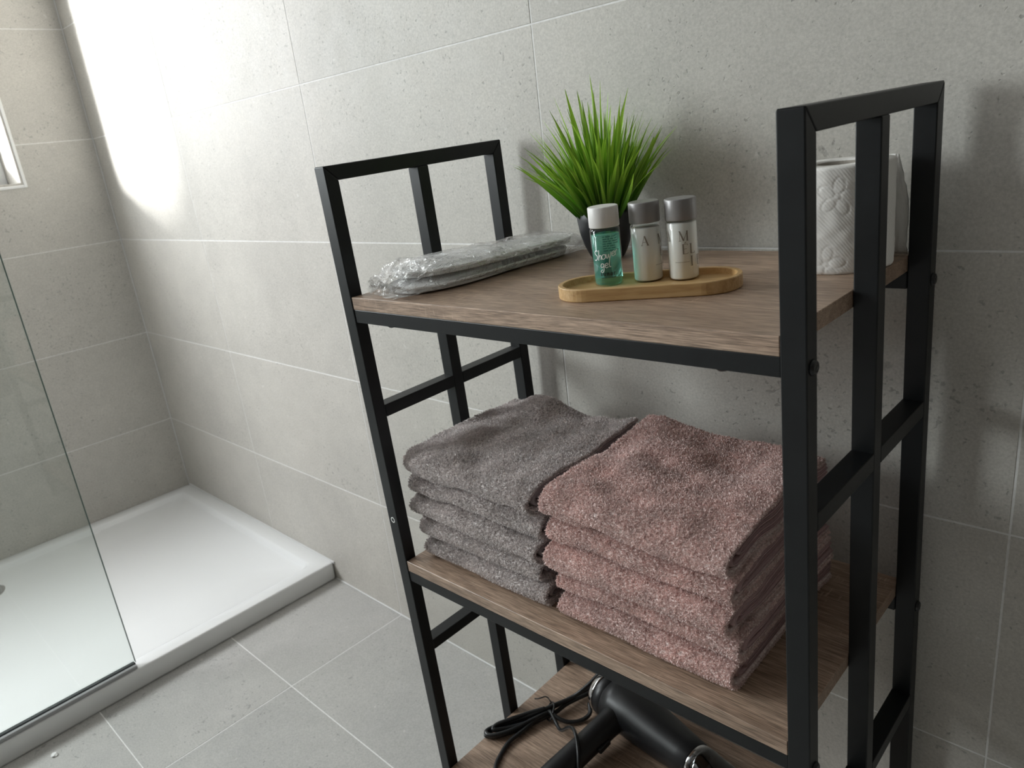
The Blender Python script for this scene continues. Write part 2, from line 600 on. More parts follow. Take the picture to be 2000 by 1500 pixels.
wall_right = structure('wall_right', box_mesh('wall_right', ROOM_X, ROOM_X + 0.1, ROOM_Y - 0.1, 0.1, 0, ROOM_Z), M_DARKPAINT)
wall_front = structure('wall_front', box_mesh('wall_front', -0.1, ROOM_X + 0.1, ROOM_Y - 0.1, ROOM_Y, 0, ROOM_Z), M_DARKPAINT)
ceiling = structure('ceiling', box_mesh('ceiling', -0.3, ROOM_X + 0.1, ROOM_Y - 0.1, 0.1, ROOM_Z, ROOM_Z + 0.1), M_PLASTER)
tr1 = structure('trim_1', box_mesh('trim_1', 0.912, ROOM_X, -0.0035, 0.0, 0.0, 0.0035, 0.001, 1), M_SILICONE)
tr2 = structure('trim_2', box_mesh('trim_2', 0.0, 0.0030, -0.0030, 0.0, 0.052, ROOM_Z, 0.001, 1), M_SILICONE)
tag(tr1, 'pale silicone joint between floor and wall'); tag(tr2, 'pale silicone joint in the shower corner')

# window
win = empty('window_1', T(0, (WIN_Y0 + WIN_Y1) / 2, WIN_Z0))
tag(win, 'white framed window in the tiled shower wall', kind='structure')
wy, wz = (WIN_Y1 - WIN_Y0) / 2, WIN_Z1 - WIN_Z0
D0 = -WIN_D
rv = 0.010
for nm, bx in (('reveal', (-LW_T, 0.0, wy - rv, wy, 0, wz)), ('reveal', (-LW_T, 0.0, -wy, -wy + rv, 0, wz)), ('reveal', (-LW_T, 0.0, -wy + rv, wy - rv, wz - rv, wz)), ('sill', (-LW_T, 0.0, -wy + rv, wy - rv, 0, rv))):
    link(nm, box_mesh(nm, *bx, 0.0008, 1), M_WALL, win)
tb = 0.004
for bx in ((-0.004, 0.0025, wy - tb, wy + tb, -tb, wz + tb), (-0.004, 0.0025, -wy - tb, -wy + tb, -tb, wz + tb), (-0.004, 0.0025, -wy + tb, wy - tb, -tb, tb), (-0.004, 0.0025, -wy + tb, wy - tb, wz - tb, wz + tb)):
    link('edge_trim', box_mesh('edge_trim', *bx, 0.0008, 1), M_TRIM, win)
fw_ = 0.055
iy, iz0, iz1 = wy - rv, rv, wz - rv
for bx in ((D0 - 0.06, D0, iy - fw_, iy, iz0, iz1), (D0 - 0.06, D0, -iy, -iy + fw_, iz0, iz1), (D0 - 0.06, D0, -iy + fw_, iy - fw_, iz0, iz0 + fw_), (D0 - 0.06, D0, -iy + fw_, iy - fw_, iz1 - fw_, iz1)):
    link('window_frame', box_mesh('window_frame', *bx, 0.003, 2), M_PVC, win)
link('window_pane', box_mesh('window_pane', D0 - 0.035, D0 - 0.031, -iy + fw_ - 0.01, iy - fw_ + 0.01, iz0 + fw_ - 0.01, iz1 - fw_ + 0.01), M_PANE, win)
hd = link('window_handle', box_mesh('window_handle', D0, D0 + 0.035, -iy + 0.018, -iy + 0.034, iz1 * 0.45, iz1 * 0.45 + 0.12, 0.005, 3), M_PVC, win)

fill_win = empty('added_fill_window', T(0, (FILL_Y0 + FILL_Y1) / 2, FILL_Z0))  # unseen frame added to hold the fill light
tag(fill_win, 'unseen white framed panel added behind the fill light on the shower wall', kind='structure')
w2, h2 = (FILL_Y1 - FILL_Y0) / 2, FILL_Z1 - FILL_Z0
for bx in ((-w2, -w2 + 0.06, 0, h2), (w2 - 0.06, w2, 0, h2), (-w2 + 0.06, w2 - 0.06, 0, 0.06), (-w2 + 0.06, w2 - 0.06, h2 - 0.06, h2)):
    link('window_frame', box_mesh('window_frame', -0.11, -0.04, bx[0], bx[1], bx[2], bx[3], 0.003, 2), M_PVC, fill_win)
link('window_pane', box_mesh('window_pane', -0.080, -0.060, -w2 + 0.05, w2 - 0.05, 0.05, h2 - 0.05), M_TRIM, fill_win)  # opaque white board just behind the added light

# ------------------------------------------------------------------ shower tray, drain, glass screen
TRX, TRY0, TRZ = 0.905, -1.70, 0.050
tray = empty('shower_tray', T(TRX / 2, TRY0 / 2, 0))
tag(tray, 'low white rectangular shower tray in the tiled corner', 'shower tray')


def tray_mesh():
    hx, hy = TRX / 2, -TRY0 / 2
    def ring(ix, rad, z, n=6):
        out = []
        for (sx, sy, a0) in ((1, 1, 0), (-1, 1, 90), (-1, -1, 180), (1, -1, 270)):
            for k in range(n + 1):
                a = math.radians(a0 + 90 * k / n)
                out.append((sx * (hx - ix - rad) + rad * math.cos(a), sy * (hy - ix - rad) + rad * math.sin(a), z))
        return out
    rings = [ring(0.004, 0.006, 0.0), ring(0.001, 0.008, 0.006), ring(0.001, 0.008, TRZ - 0.006), ring(0.0018, 0.008, TRZ - 0.002), ring(0.005, 0.008, TRZ), ring(0.040, 0.020, TRZ), ring(0.046, 0.022, TRZ - 0.0015),
             ring(0.051, 0.024, TRZ - 0.013), ring(0.056, 0.026, TRZ - 0.0155), ring(0.20, 0.05, TRZ - 0.018), ring(0.36, 0.03, TRZ - 0.021)]
    n = len(rings[0])
    v = [p for r in rings for p in r]
    f = []
    for i in range(len(rings) - 1):
        for k in range(n):
            k2 = (k + 1) % n
            f.append((i * n + k, i * n + k2, (i + 1) * n + k2, (i + 1) * n + k))
    f.append(tuple((len(rings) - 1) * n + k for k in range(n)))
    f.append(tuple(range(n))[::-1])
    return pydata('tray_basin', v, f)


link('tray_basin', tray_mesh(), M_ACRYL, tray, smooth=True)
link('drain_cover', lathe('drain_cover', [(0, 0.0345), (0.052, 0.0345), (0.056, 0.033), (0.057, 0.029), (0, 0.029)], 40), M_CHROME, tray, T(0.155 - TRX / 2, -0.660 - TRY0 / 2, 0), smooth=False)
link('silicone_bead', box_mesh('silicone_bead', -TRX / 2, TRX / 2 + 0.004, -TRY0 / 2 - 0.003, -TRY0 / 2, 0.046, 0.054, 0.001, 1), M_SILICONE, tray)

GX, GY1, GY0, GH = 0.888, -0.505, -1.69, 2.0
scr = empty('shower_screen', T(GX, (GY0 + GY1) / 2, TRZ))
tag(scr, 'frameless clear glass shower screen standing on the tray edge', 'shower screen')
gl = (GY1 - GY0) / 2
link('glass_panel', box_mesh('glass_panel', -0.004, 0.004, -gl, gl - 0.0008, 0.0106, GH), M_GLASS, scr)
link('glass_edge', box_mesh('glass_edge', -0.004, 0.004, gl - 0.0008, gl, 0.0106, GH), M_GLASSEDGE, scr)
link('bottom_seal', box_mesh('bottom_seal', -0.0055, 0.0055, -gl, gl - 0.002, 0.0, 0.0105, 0.001, 1), M_PLAINDARK, scr)
link('base_profile', box_mesh('base_profile', 0.0058, 0.0158, -gl, gl - 0.002, 0.0, 0.009, 0.003, 2), M_SEAL, scr)

bm = bmesh.new()
bmesh.ops.create_icosphere(bm, subdivisions=2, radius=0.006)
for v_ in bm.verts:
    v_.co.x *= 1.3 * rnd.uniform(0.75, 1.25); v_.co.y *= rnd.uniform(0.8, 1.2); v_.co.z = max(-0.002, v_.co.z * 0.5 * rnd.uniform(0.7, 1.3)) + 0.002
chip = link('plaster_chip', bm_mesh('plaster_chip', bm), M_TRIM, None, T(0.958, -0.704, 0.0))
tag(chip, 'small white plaster chip lying on the floor tiles', 'debris')

# ------------------------------------------------------------------ the shelving rack
rack = empty('shelving_rack', RT @ T((SX0 + SX1) / 2, (SYF + SYB) / 2, 0))
tag(rack, 'black metal shelving rack with three brown wooden shelves', 'shelf')
RX, RY = (SX0 + SX1) / 2, (SYF + SYB) / 2


def rk(name, me, mat=None, parent=rack, smooth=False):
    """rack parts are made in rack coordinates; shift them under the rack's own origin"""
    me.transform(Matrix.Translation((-RX, -RY, 0)))
    return link(name, me, mat or M_BLACK, parent, smooth=smooth)


ZFOOT = 0.018
for side, (x0, x1) in enumerate(((SX0, SX0 + TW), (SX1 - TW, SX1))):
    e = 0.0003
    rk('post', extrude_poly('post', [(SYF, ZFOOT), (SYF + TD, ZFOOT), (SYF + TD, ZT - TD - e), (SYF, ZT - e)], 0, x0, x1, 0.0011))
    rk('post', extrude_poly('post', [(SYB - TD, ZFOOT), (SYB, ZFOOT), (SYB, ZT - e), (SYB - TD, ZT - TD - e)], 0, x0, x1, 0.0011))
    rk('top_rail', extrude_poly('top_rail', [(SYF + e, ZT), (SYF + TD + e, ZT - TD), (SYB - TD - e, ZT - TD), (SYB - e, ZT)], 0, x0, x1, 0.0011))
    ym = -0.1766
    rk('upright', box_mesh('upright', x0, x1, ym - TD / 2, ym + TD / 2, 0.06, ZT - TD, 0.0011))
    for zc in (0.7345, 0.3565):
        for (ya, yb) in ((SYF + TD, ym - TD / 2), (ym + TD / 2, SYB - TD)):
            rk('crossbar', box_mesh('crossbar', x0, x1, ya, yb, zc - 0.0085, zc + 0.0085, 0.0009))
    rk('bottom_rail', box_mesh('bottom_rail', x0, x1, SYF + TD, SYB - TD, 0.045, 0.062, 0.0009))
for iz, z in enumerate((ZS1, ZS2, ZS3)):
    bd = rk('shelf_board', box_mesh('shelf_board', SX0 + TW + 0.0005, SX1 - TW - 0.0005, SYF + 0.001, SYB - 0.001, z - BT, z, 0.0006, 1), M_WOOD)
    bd.location.z += 0
    for (ya, yb) in ((SYF + 0.0015, SYF + 0.0015 + TD), (SYB - 0.0015 - TD, SYB - 0.0015)):
        rk('shelf_rail', box_mesh('shelf_rail', SX0 + TW, SX1 - TW, ya, yb, z - BT - RAIL, z - BT, 0.0009))
    for xs in (SX0 + TW + 0.062, SX1 - TW - 0.053):
        b_ = lathe('screw', [(0, -0.0035), (0.004, -0.003), (0.0062, -0.0008), (0.0064, 0.0004), (0, 0.0004)], 20)
        b_.transform(Matrix.Translation((xs, SYF + 0.0105, z - BT - RAIL)))
        rk('screw', b_, M_BOLT, smooth=True)
    for yy in (SYF + 0.0095, SYB - 0.0095):
        for sx, xx in ((1, SX1), (-1, SX0)):
            b_ = lathe('bolt', [(0.0, 0.0032), (0.0022, 0.0032), (0.0024, 0.0018), (0.0026, 0.0032), (0.005, 0.0028), (0.0064, 0.0010), (0.0066, -0.0004), (0, -0.0004)], 24)
            b_.transform(Matrix.Translation((xx, yy, z - BT - RAIL / 2)) @ Matrix.Rotation(sx * math.pi / 2, 4, 'Y'))
            rk('bolt', b_, M_BOLT, smooth=True)
# white clip on the front of the left post
b_ = lathe('hole_rim', [(0.0030, -0.0004), (0.0030, 0.0006), (0.0042, 0.0006), (0.0044, -0.0004)], 20)
b_.transform(Matrix.Translation((SX0 + TW / 2 + 0.0, SYF, 0.575)) @ Matrix.Rotation(math.pi / 2, 4, 'X'))
rk('hole_rim', b_, M_TRIM)
# levelling feet: each reaches the floor under the slight lean
RTI = RT.inverted()
for xx in (SX0 + TW / 2, SX1 - TW / 2):
    for yy in (SYF + TD / 2, SYB - TD / 2):
        wz0 = (RT @ Vector((xx, yy, 0))).z
        fb = -wz0 + 0.0006
        b_ = lathe('foot', [(0, fb), (0.012, fb), (0.0125, fb + 0.005), (0.006, fb + 0.007), (0.004, ZFOOT + 0.001), (0, ZFOOT + 0.001)], 20)
        b_.transform(Matrix.Translation((xx, yy, 0)))
        rk('foot', b_, M_BOLT)


def on_rack(x, y, z, rz=0.0):
    return RT @ T(x, y, z, rz)

# ------------------------------------------------------------------ folded towels
def towel_materials(name, dark, light, hem):
    t = NT(name + '_pile'); v = t.objvec()
    a = t.noise(v, 420, 3, 0.6); b = t.noise(v, 30, 3, 0.6)
    col = t.ramp(a, [(0.3, dark), (0.7, light)])
    col = t.mix(1.0, col, t.ramp(b, [(0.3, g(0.88)), (0.7, g(1.1))]), 'MULTIPLY')
    t.l(col, t.b.inputs['Base Color']); t.b.inputs['Roughness'].default_value = 0.9
    t.b.inputs['Sheen Weight'].default_value = 0.25; t.b.inputs['Sheen Roughness'].default_value = 0.5
    tl = t.n('ShaderNodeBsdfTranslucent'); t.l(col, tl.inputs['Color'])
    mx = t.n('ShaderNodeMixShader'); mx.inputs[0].default_value = 0.22
    t.l(t.b.outputs[0], mx.inputs[1]); t.l(tl.outputs[0], mx.inputs[2]); t.l(mx.outputs[0], t.out.inputs['Surface'])
    t2 = NT(name + '_cloth'); v = t2.objvec()
    a = t2.noise(v, 300, 3, 0.6)
    col = t2.ramp(a, [(0.3, tuple(c * 0.9 for c in dark[:3])), (0.7, tuple(c * 1.0 for c in light[:3]))])
    t2.l(col, t2.b.inputs['Base Color']); t2.b.inputs['Roughness'].default_value = 0.95
    t2.bump(a, 0.8, 0.003)
    t3 = NT(name + '_hem'); v = t3.objvec()
    a = t3.noise(t3.mapping(v, (900, 200, 200)), 1.0, 2, 0.5)
    t3.l(t3.ramp(a, [(0.3, tuple(c * 0.9 for c in hem[:3])), (0.7, tuple(c * 1.08 for c in hem[:3]))]), t3.b.inputs['Base Color'])
    t3.b.inputs['Roughness'].default_value = 0.85
    t3.bump(a, 0.3, 0.0006)
    return t.m, t2.m, t3.m


MT_GREY = towel_materials('grey_terry', (0.50, 0.455, 0.45, 1), (0.95, 0.90, 0.885, 1), (0.40, 0.36, 0.37, 1))
MT_PINK = towel_materials('pink_terry', (0.68, 0.49, 0.46, 1), (0.98, 0.86, 0.83, 1), (0.52, 0.36, 0.36, 1))


def towel_stack(nm, x0, x1, yf, yb, zbase, hs, offs, mats, seed, labels, group, top_amp):
    """hs: thickness of each towel, bottom first; offs: (dx0, dx1, dyf, dyb) for each"""
    rs = np.random.RandomState(seed)
    N = len(hs)
    noises = [VNoise(seed * 31 + k) for k in range(N + 1)]
    zc = np.concatenate([[0], np.cumsum(hs)])

    def U(k, x, y):
        if k == 0: return np.zeros_like(np.asarray(x, float))
        amp = 0.0022 + 0.0011 * k
        base = zc[k] + amp * noises[k](x * 14 + 5, y * 14 + 9) + amp * 0.5 * noises[k](x * 33 + 1, y * 33 + 2, 1)
        if k == N: base = base + top_amp(x, y)
        return base

    for k in range(N):
        h = hs[k]
        a0, a1, f0, b0 = x0 + offs[k][0], x1 + offs[k][1], yf + offs[k][2], yb + offs[k][3]
        ox, oy = (a0 + a1) / 2, (f0 + b0) / 2
        th = 0.0064
        nz = noises[k]

        def prof(yfront, yback, lo, hi, tck, nb=34, na=10):
            """closed ring of a U-shaped fold: outer line then inner line; returns (y, s) in 0..h"""
            R = (hi - lo) / 2
            zcn = (hi + lo) / 2
            rx = R * 1.75
            outer = [(y, lo) for y in np.linspace(yback, yfront + rx, nb)]
            outer += [(yfront + rx - rx * math.sin(a), zcn - R * math.cos(a)) for a in np.linspace(0, math.pi, 2 * na + 1)[1:-1]]
            outer += [(y, hi) for y in np.linspace(yfront + rx, yback, nb)]
            r2 = max(R - tck, 0.0008); rx2 = max(rx - tck, 0.001)
            inner = [(y, zcn + r2) for y in np.linspace(yback, yfront + rx, nb)]
            inner += [(yfront + rx - rx2 * math.sin(a), zcn + r2 * math.cos(a)) for a in np.linspace(0, math.pi, 2 * na + 1)[1:-1]]
            inner += [(y, zcn - r2) for y in np.linspace(yfront + rx, yback, nb)]
            return np.array(outer), np.array(inner)

        def place(x, y, s, wob=1.0):
            lo_, hi_ = U(k, x, y), U(k + 1, x, y)
            z = lo_ + (hi_ - lo_) * (s / h)
            yy = y + wob * 0.0035 * nz(x * 17 + 3, s * 40 + 7 * k, 2) * np.clip((0.06 - (y - f0)) / 0.06, 0, 1)
            xx = x + wob * 0.0040 * nz(y * 15 + 3, s * 45 + 11 * k, 3) * np.clip(np.abs(x - ox) / ((a1 - a0) / 2) * 3 - 2, 0, 1)
            return np.stack([xx - ox, yy - oy, z], -1)

        def sheet(name, outer, inner, xa, xb, mat, parent, nx):
            ring = np.concatenate([outer, inner])
            m = len(ring)
            xs = np.linspace(0, 1, nx)
            # round the two cut ends over a few millimetres
            mid = np.concatenate([(outer + inner[::-1]) / 2, ((outer + inner[::-1]) / 2)[::-1]])
            V = []
            e = 0.0045 / (xb - xa)
            stations = [(0, .25), (e * 0.25, .68), (e * 0.6, .93)] + [(t_, 1.0) for t_ in np.linspace(e, 1 - e, nx)] + [(1 - e * 0.6, .93), (1 - e * 0.25, .68), (1, .25)]
            for (t_, sc) in stations:
                rr = mid + (ring - mid) * sc
                V.append(place(np.full(m, xa + (xb - xa) * t_), rr[:, 0], rr[:, 1]))
            V = np.concatenate(V)
            ns = len(stations)
            i = np.arange(ns - 1)[:, None]; j = np.arange(m)[None, :]
            j2 = (j + 1) % m
            q = np.stack([i * m + j, i * m + j2, (i + 1) * m + j2, (i + 1) * m + j], -1).reshape(-1, 4)
            half = m // 2
            caps = []
            for base in (0, (ns - 1) * m):
                for a_ in range(half - 1):
                    c4 = [base + a_, base + a_ + 1, base + m - 2 - a_, base + m - 1 - a_]
                    caps.append(c4 if base == 0 else c4[::-1])
            q = np.concatenate([q, np.array(caps)])
            me = np_mesh(name, V, q)
            o = link(name, me, mat, parent)
            return o

        o_, i_ = prof(f0, b0, 0.0008, h - 0.0008, th)
        body = sheet('folded_towel', o_, i_, a0, a1, mats[1], None, 46)
        body.matrix_world = on_rack(ox, oy, zbase)
        tag(body, labels[k], 'towel', group)
        # inner folds, the flat woven hem shows at the cut end
        lo, hi = 0.0008 + th + 0.0004, h - 0.0008 - th - 0.0004
        if hi - lo > 0.006:
            o2, i2 = prof(f0 + 0.010 + rs.uniform(0, 0.006), b0, lo, hi, 0.0048, 24, 8)
            sheet('inner_fold', o2, i2, a0 + 0.002, a1 + 0.0012 - rs.uniform(0, 0.003), mats[2], body, 24)
            lo2, hi2 = lo + 0.0052, hi - 0.0052
            if hi2 - lo2 > 0.003:
                o3, i3 = prof(f0 + 0.024 + rs.uniform(0, 0.01), b0, lo2, hi2, (hi2 - lo2) / 2 - 0.0003, 20, 6)
                sheet('inner_fold', o3, i3, a0 + 0.003, a1 - 0.001, mats[2], body, 20)

        # terry pile: little loops on the surfaces that show
        top = k == N - 1
        P, Nn = [], []
        eps = 0.0008

        def samp(n, ylim_lo, ylim_hi):
            # parameter along the outer line by arc length
            seg = np.hypot(*np.diff(o_, axis=0).T)
            cum = np.concatenate([[0], np.cumsum(seg)])
            u = rs.rand(n) * cum[-1]
            y = np.interp(u, cum, o_[:, 0]); s = np.interp(u, cum, o_[:, 1])
            y2 = np.interp(np.minimum(u + eps, cum[-1]), cum, o_[:, 0]); s2 = np.interp(np.minimum(u + eps, cum[-1]), cum, o_[:, 1])
            x = a0 + rs.rand(n) * (a1 - a0)
            low = u < cum[-1] * 0.5
            keep = np.where(low, y < ylim_lo, y < ylim_hi) & (u < cum[-1] - eps)
            return x[keep], y[keep], s[keep], y2[keep], s2[keep]

        dens = 1.1e6
        area = (a1 - a0) * np.hypot(*np.diff(o_, axis=0).T).sum()
        ylo = f0 + 0.034
        yhi = b0 + 1 if top else f0 + 0.046
        x, y, s, y2, s2 = samp(int(area * dens), ylo, yhi)
        p = place(x, y, s)
        dx = place(x + eps, y, s) - p
        dy = place(x, y2, s2) - p
        nn = np.cross(dy, dx)
        nn /= np.linalg.norm(nn, axis=1, keepdims=True) + 1e-12
        # make sure it points away from the sheet
        ref = np.stack([np.zeros_like(y), np.where(y < f0 + 0.026, -1.0, 0.0), np.where(s > h / 2, 1.0, -1.0)], -1)
        nn *= np.sign((nn * ref).sum(1, keepdims=True) + 1e-9)
        P.append(p); Nn.append(nn)
        # cut ends of the outer layer
        n = int(2 * (b0 - f0) * th * 2.2 * dens)
        u = rs.rand(n); w_ = rs.rand(n)
        L = len(o_)
        ui = (u * (L - 1.001)); ia = ui.astype(int); fr = (ui - ia)[:, None]
        oo = o_[ia] * (1 - fr) + o_[ia + 1] * fr
        ir = i_[::-1]
        iv = ir[ia] * (1 - fr) + ir[ia + 1] * fr
        mm = oo + (iv - oo) * (0.05 + 0.62 * w_[:, None])
        side = rs.rand(n) < 0.62
        xe = np.where(side, a1 - 0.0006, a0 + 0.0006)
        P.append(place(xe, mm[:, 0], mm[:, 1]))
        Nn.append(np.stack([np.where(side, 1.0, -1.0), rs.randn(n) * 0.15, rs.randn(n) * 0.15], -1))
        nfront = len(P[0])
        P = np.concatenate(P); Nn = np.concatenate(Nn)
        n = len(P)
        d = Nn * (0.45 + 0.5 * rs.rand(n, 1)) + rs.randn(n, 3) * 0.55
        d /= np.linalg.norm(d, axis=1, keepdims=True)
        sd = np.cross(d, rs.randn(n, 3)); sd /= np.linalg.norm(sd, axis=1, keepdims=True) + 1e-9
        ln = (0.0013 + 0.0017 * rs.rand(n, 1)); wd = 0.00046 + 0.00036 * rs.rand(n, 1)
        ln[nfront:] *= 0.6
        b0_ = P - Nn * 0.0004
        t0_ = P + d * ln
        V = np.stack([b0_ - sd * wd, b0_ + sd * wd, t0_ + sd * wd * 0.75, t0_ - sd * wd * 0.75], 1).reshape(-1, 3)
        q = np.arange(n * 4).reshape(-1, 4)
        pile = link('terry_pile', np_mesh('terry_pile', V, q), mats[0], body)
        pile['kind'] = 'stuff'


def top_grey(x, y):
    # raised back-left corner, dipped back edge and a lifted right-back corner
    return 0.010 * np.exp(-((x - 1.815) ** 2 + (y + 0.10) ** 2) / 0.0016) - 0.006 * np.exp(-((x - 1.90) ** 2 + (y + 0.10) ** 2) / 0.0016) \
        + 0.006 * np.exp(-((x - 1.965) ** 2 + (y + 0.09) ** 2) / 0.0010) - 0.004 * np.exp(-((x - 1.86) ** 2 + (y + 0.2) ** 2) / 0.0012)


def top_pink(x, y):
    return -0.007 * np.exp(-((x - 2.09) ** 2 + (y + 0.20) ** 2) / 0.0010) + 0.005 * np.exp(-((x - 2.02) ** 2 + (y + 0.09) ** 2) / 0.0014) \
        - 0.004 * np.exp(-((x - 2.20) ** 2 + (y + 0.26) ** 2) / 0.0016)


pos = ['bottom', 'second from bottom', 'middle', 'second from top', 'top']
towel_stack('grey', 1.742, 1.970, -0.305, -0.085, ZS2, [0.030, 0.031, 0.034, 0.030, 0.040],
            [(0, 0, 0.002, 0), (-0.003, -0.008, 0.005, 0), (-0.008, -0.002, -0.003, 0), (-0.012, 0.003, 0.004, 0.002), (-0.002, -0.003, -0.003, 0.002)], MT_GREY, 3,
            ['grey folded terry towel, %s of its stack on the middle shelf' % q for q in pos], 'grey towels on the middle shelf', top_grey)
towel_stack('pink', 1.990, 2.214, -0.306, -0.080, ZS2, [0.033, 0.030, 0.036, 0.033, 0.038],
            [(0.002, 0.0, 0.000, 0.015), (-0.002, 0.006, 0.006, 0.004), (-0.008, 0.000, -0.004, 0.008), (-0.002, 0.004, 0.004, 0.01), (-0.003, 0.002, -0.003, 0.0)], MT_PINK, 8,
            ['pink folded terry towel, %s of its stack on the middle shelf' % q for q in pos], 'pink towels on the middle shelf', top_pink)

# ------------------------------------------------------------------ artificial grass in a black pot
M_POT = simple('black_plastic_pot', (0.014, 0.016, 0.019, 1), 0.4)
M_SOIL = simple('dark_green_moss', (0.006, 0.014, 0.005, 1), 0.9)


def leaf_material(name, c0, c1, c2):
    t = NT(name)
    tc = t.n('ShaderNodeTexCoord'); sp = t.n('ShaderNodeSeparateXYZ')
    t.l(tc.outputs['Object'], sp.inputs[0])
    oi = t.n('ShaderNodeObjectInfo')
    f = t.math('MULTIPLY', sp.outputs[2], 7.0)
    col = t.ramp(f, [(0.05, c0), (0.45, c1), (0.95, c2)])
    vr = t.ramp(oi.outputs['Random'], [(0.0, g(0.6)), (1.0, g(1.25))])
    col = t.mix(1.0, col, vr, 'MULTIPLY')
    t.l(col, t.b.inputs['Base Color'])
    t.b.inputs['Roughness'].default_value = 0.42
    tl = t.n('ShaderNodeBsdfTranslucent'); t.l(col, tl.inputs['Color'])
    mx = t.n('ShaderNodeMixShader'); mx.inputs[0].default_value = 0.25
    t.l(t.b.outputs[0], mx.inputs[1]); t.l(tl.outputs[0], mx.inputs[2]); t.l(mx.outputs[0], t.out.inputs['Surface'])
    return t.m


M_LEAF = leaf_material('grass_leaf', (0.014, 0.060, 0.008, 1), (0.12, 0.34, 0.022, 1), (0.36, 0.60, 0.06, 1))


def blade_data(L, wd, lean, droop, n=9, tilt0=0.0):
    """blade in the x-z plane from the origin, bending toward +x"""
    pts = []
    p = np.zeros(3); ang = lean
    for i in range(n):
        pts.append((p.copy(), ang))
        ang += droop / n * (0.4 + 1.2 * i / n)
        p = p + np.array([math.sin(ang), 0, math.cos(ang)]) * L / (n - 1)
    V, F = [], []
    for i, (q, a) in enumerate(pts):
        t_ = i / (n - 1)
        w = wd * (0.55 + 1.1 * t_ - 0.3 * t_ * t_) if t_ < 0.4 else wd * (0.95) * max(0.04, (1 - ((t_ - 0.4) / 0.6) ** 1.6))
        nrm = np.array([math.cos(a), 0, -math.sin(a)])
        for s in (-1, 0, 1):
            V.append(q + np.array([0, s * w / 2, 0]) + nrm * (w * 0.16 * (1 if s == 0 else 0)))
    for i in range(n - 1):
        for s in (0, 1):
            a = i * 3 + s
            F.append((a, a + 1, a + 4, a + 3))
    return V, F


plant = empty('potted_grass', on_rack(1.9370, -0.0735, ZS1))
tag(plant, 'bushy artificial green grass in a black pot on the top shelf', 'plant')
link('pot', lathe('pot', [(0, 0.0), (0.0175, 0.0), (0.0205, 0.0015), (0.0235, 0.0065), (0.0285, 0.018), (0.0330, 0.034), (0.0350, 0.050), (0.0353, 0.0590), (0.0347, 0.0598), (0.0336, 0.0592), (0.0332, 0.048), (0, 0.047)], 56), M_POT, plant, smooth=True)
link('moss', lathe('moss', [(0, 0.053), (0.018, 0.052), (0.0325, 0.0485), (0.0325, 0.0475), (0, 0.0475)], 32), M_SOIL, plant, smooth=True)
blades = []
for i in range(18):
    L = 0.10 + 0.045 * (i % 6) / 5
    V, F = blade_data(1.0, 0.046 + 0.02 * rnd.random(), 0.0, [0.12, 0.32, 0.55][i // 6] * rnd.uniform(0.8, 1.3))
    blades.append((np.array(V), F))
blade_mesh = []
for i, (V, F) in enumerate(blades):
    blade_mesh.append(np_mesh('leaf', V * np.array([0.166, 0.150, 0.166]), F))
NB = 250
for i in range(NB):
    u = (i + 0.5) / NB
    th = u ** 0.62
    az = i * 2.39996 + rnd.uniform(-0.3, 0.3)
    cls = 0 if th < 0.3 else (1 if th < 0.7 else 2)
    if rnd.random() < 0.2: cls = rnd.randrange(3)
    me = blade_mesh[cls * 6 + rnd.randrange(6)]
    sc = (1.0 - 0.36 * th) * rnd.choice((rnd.uniform(0.85, 1.06), rnd.uniform(0.60, 0.95)))
    r0 = 0.029 * th
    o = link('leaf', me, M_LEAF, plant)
    tw = rnd.gauss(0, 0.7)
    lean = 0.62 * th + rnd.gauss(0, 0.09)
    back = max(0.0, math.sin(az))          # the wall stands close behind: blades leaning back stay steeper
    lean *= 1 - 0.45 * back
    o.matrix_local = T(r0 * math.cos(az), r0 * math.sin(az), 0.047) @ Matrix.Rotation(az, 4, 'Z') @ Matrix.Rotation(lean, 4, 'Y') @ Matrix.Rotation(tw, 4, 'Z') @ Matrix.Diagonal((sc, 0.45 + 0.55 * sc, sc, 1))
V, F = [], []
for i in range(150):
    th = rnd.random() ** 0.6 * 1.05
    az = rnd.uniform(0, 2 * math.pi)
    v_, f_ = blade_data(rnd.uniform(0.085, 0.140) * (1.05 - 0.30 * th), rnd.uniform(0.0016, 0.0032), th * 0.60 * (1 - 0.45 * max(0, math.sin(az))), rnd.uniform(0.1, 0.6), 7)
    r0 = 0.027 * th
    M_ = T(r0 * math.cos(az), r0 * math.sin(az), 0.048) @ Matrix.Rotation(az, 4, 'Z')
    b = len(V)
    V += [tuple(M_ @ Vector(p)) for p in v_]
    F += [tuple(b + k for k in q) for q in f_]
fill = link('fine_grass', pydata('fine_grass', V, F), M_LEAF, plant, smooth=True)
fill['kind'] = 'stuff'

# ------------------------------------------------------------------ bamboo tray with three bottles
TA = math.radians(25.2)
TL, TWD = 0.182, 0.072
TCX, TCY = 2.0955, -0.2215
wt = empty('wooden_tray', on_rack(TCX, TCY, ZS1, TA))
tag(wt, 'small oval bamboo tray with raised rim holding the bottles', 'tray')


def stadium(l, w, n=24):
    r = w / 2; a = l / 2 - r
    pts = []
    for k in range(n + 1):
        an = -math.pi / 2 + math.pi * k / n
        pts.append((a + r * math.cos(an), r * math.sin(an)))
    for k in range(n + 1):
        an = math.pi / 2 + math.pi * k / n
        pts.append((-a + r * math.cos(an), r * math.sin(an)))
    return pts


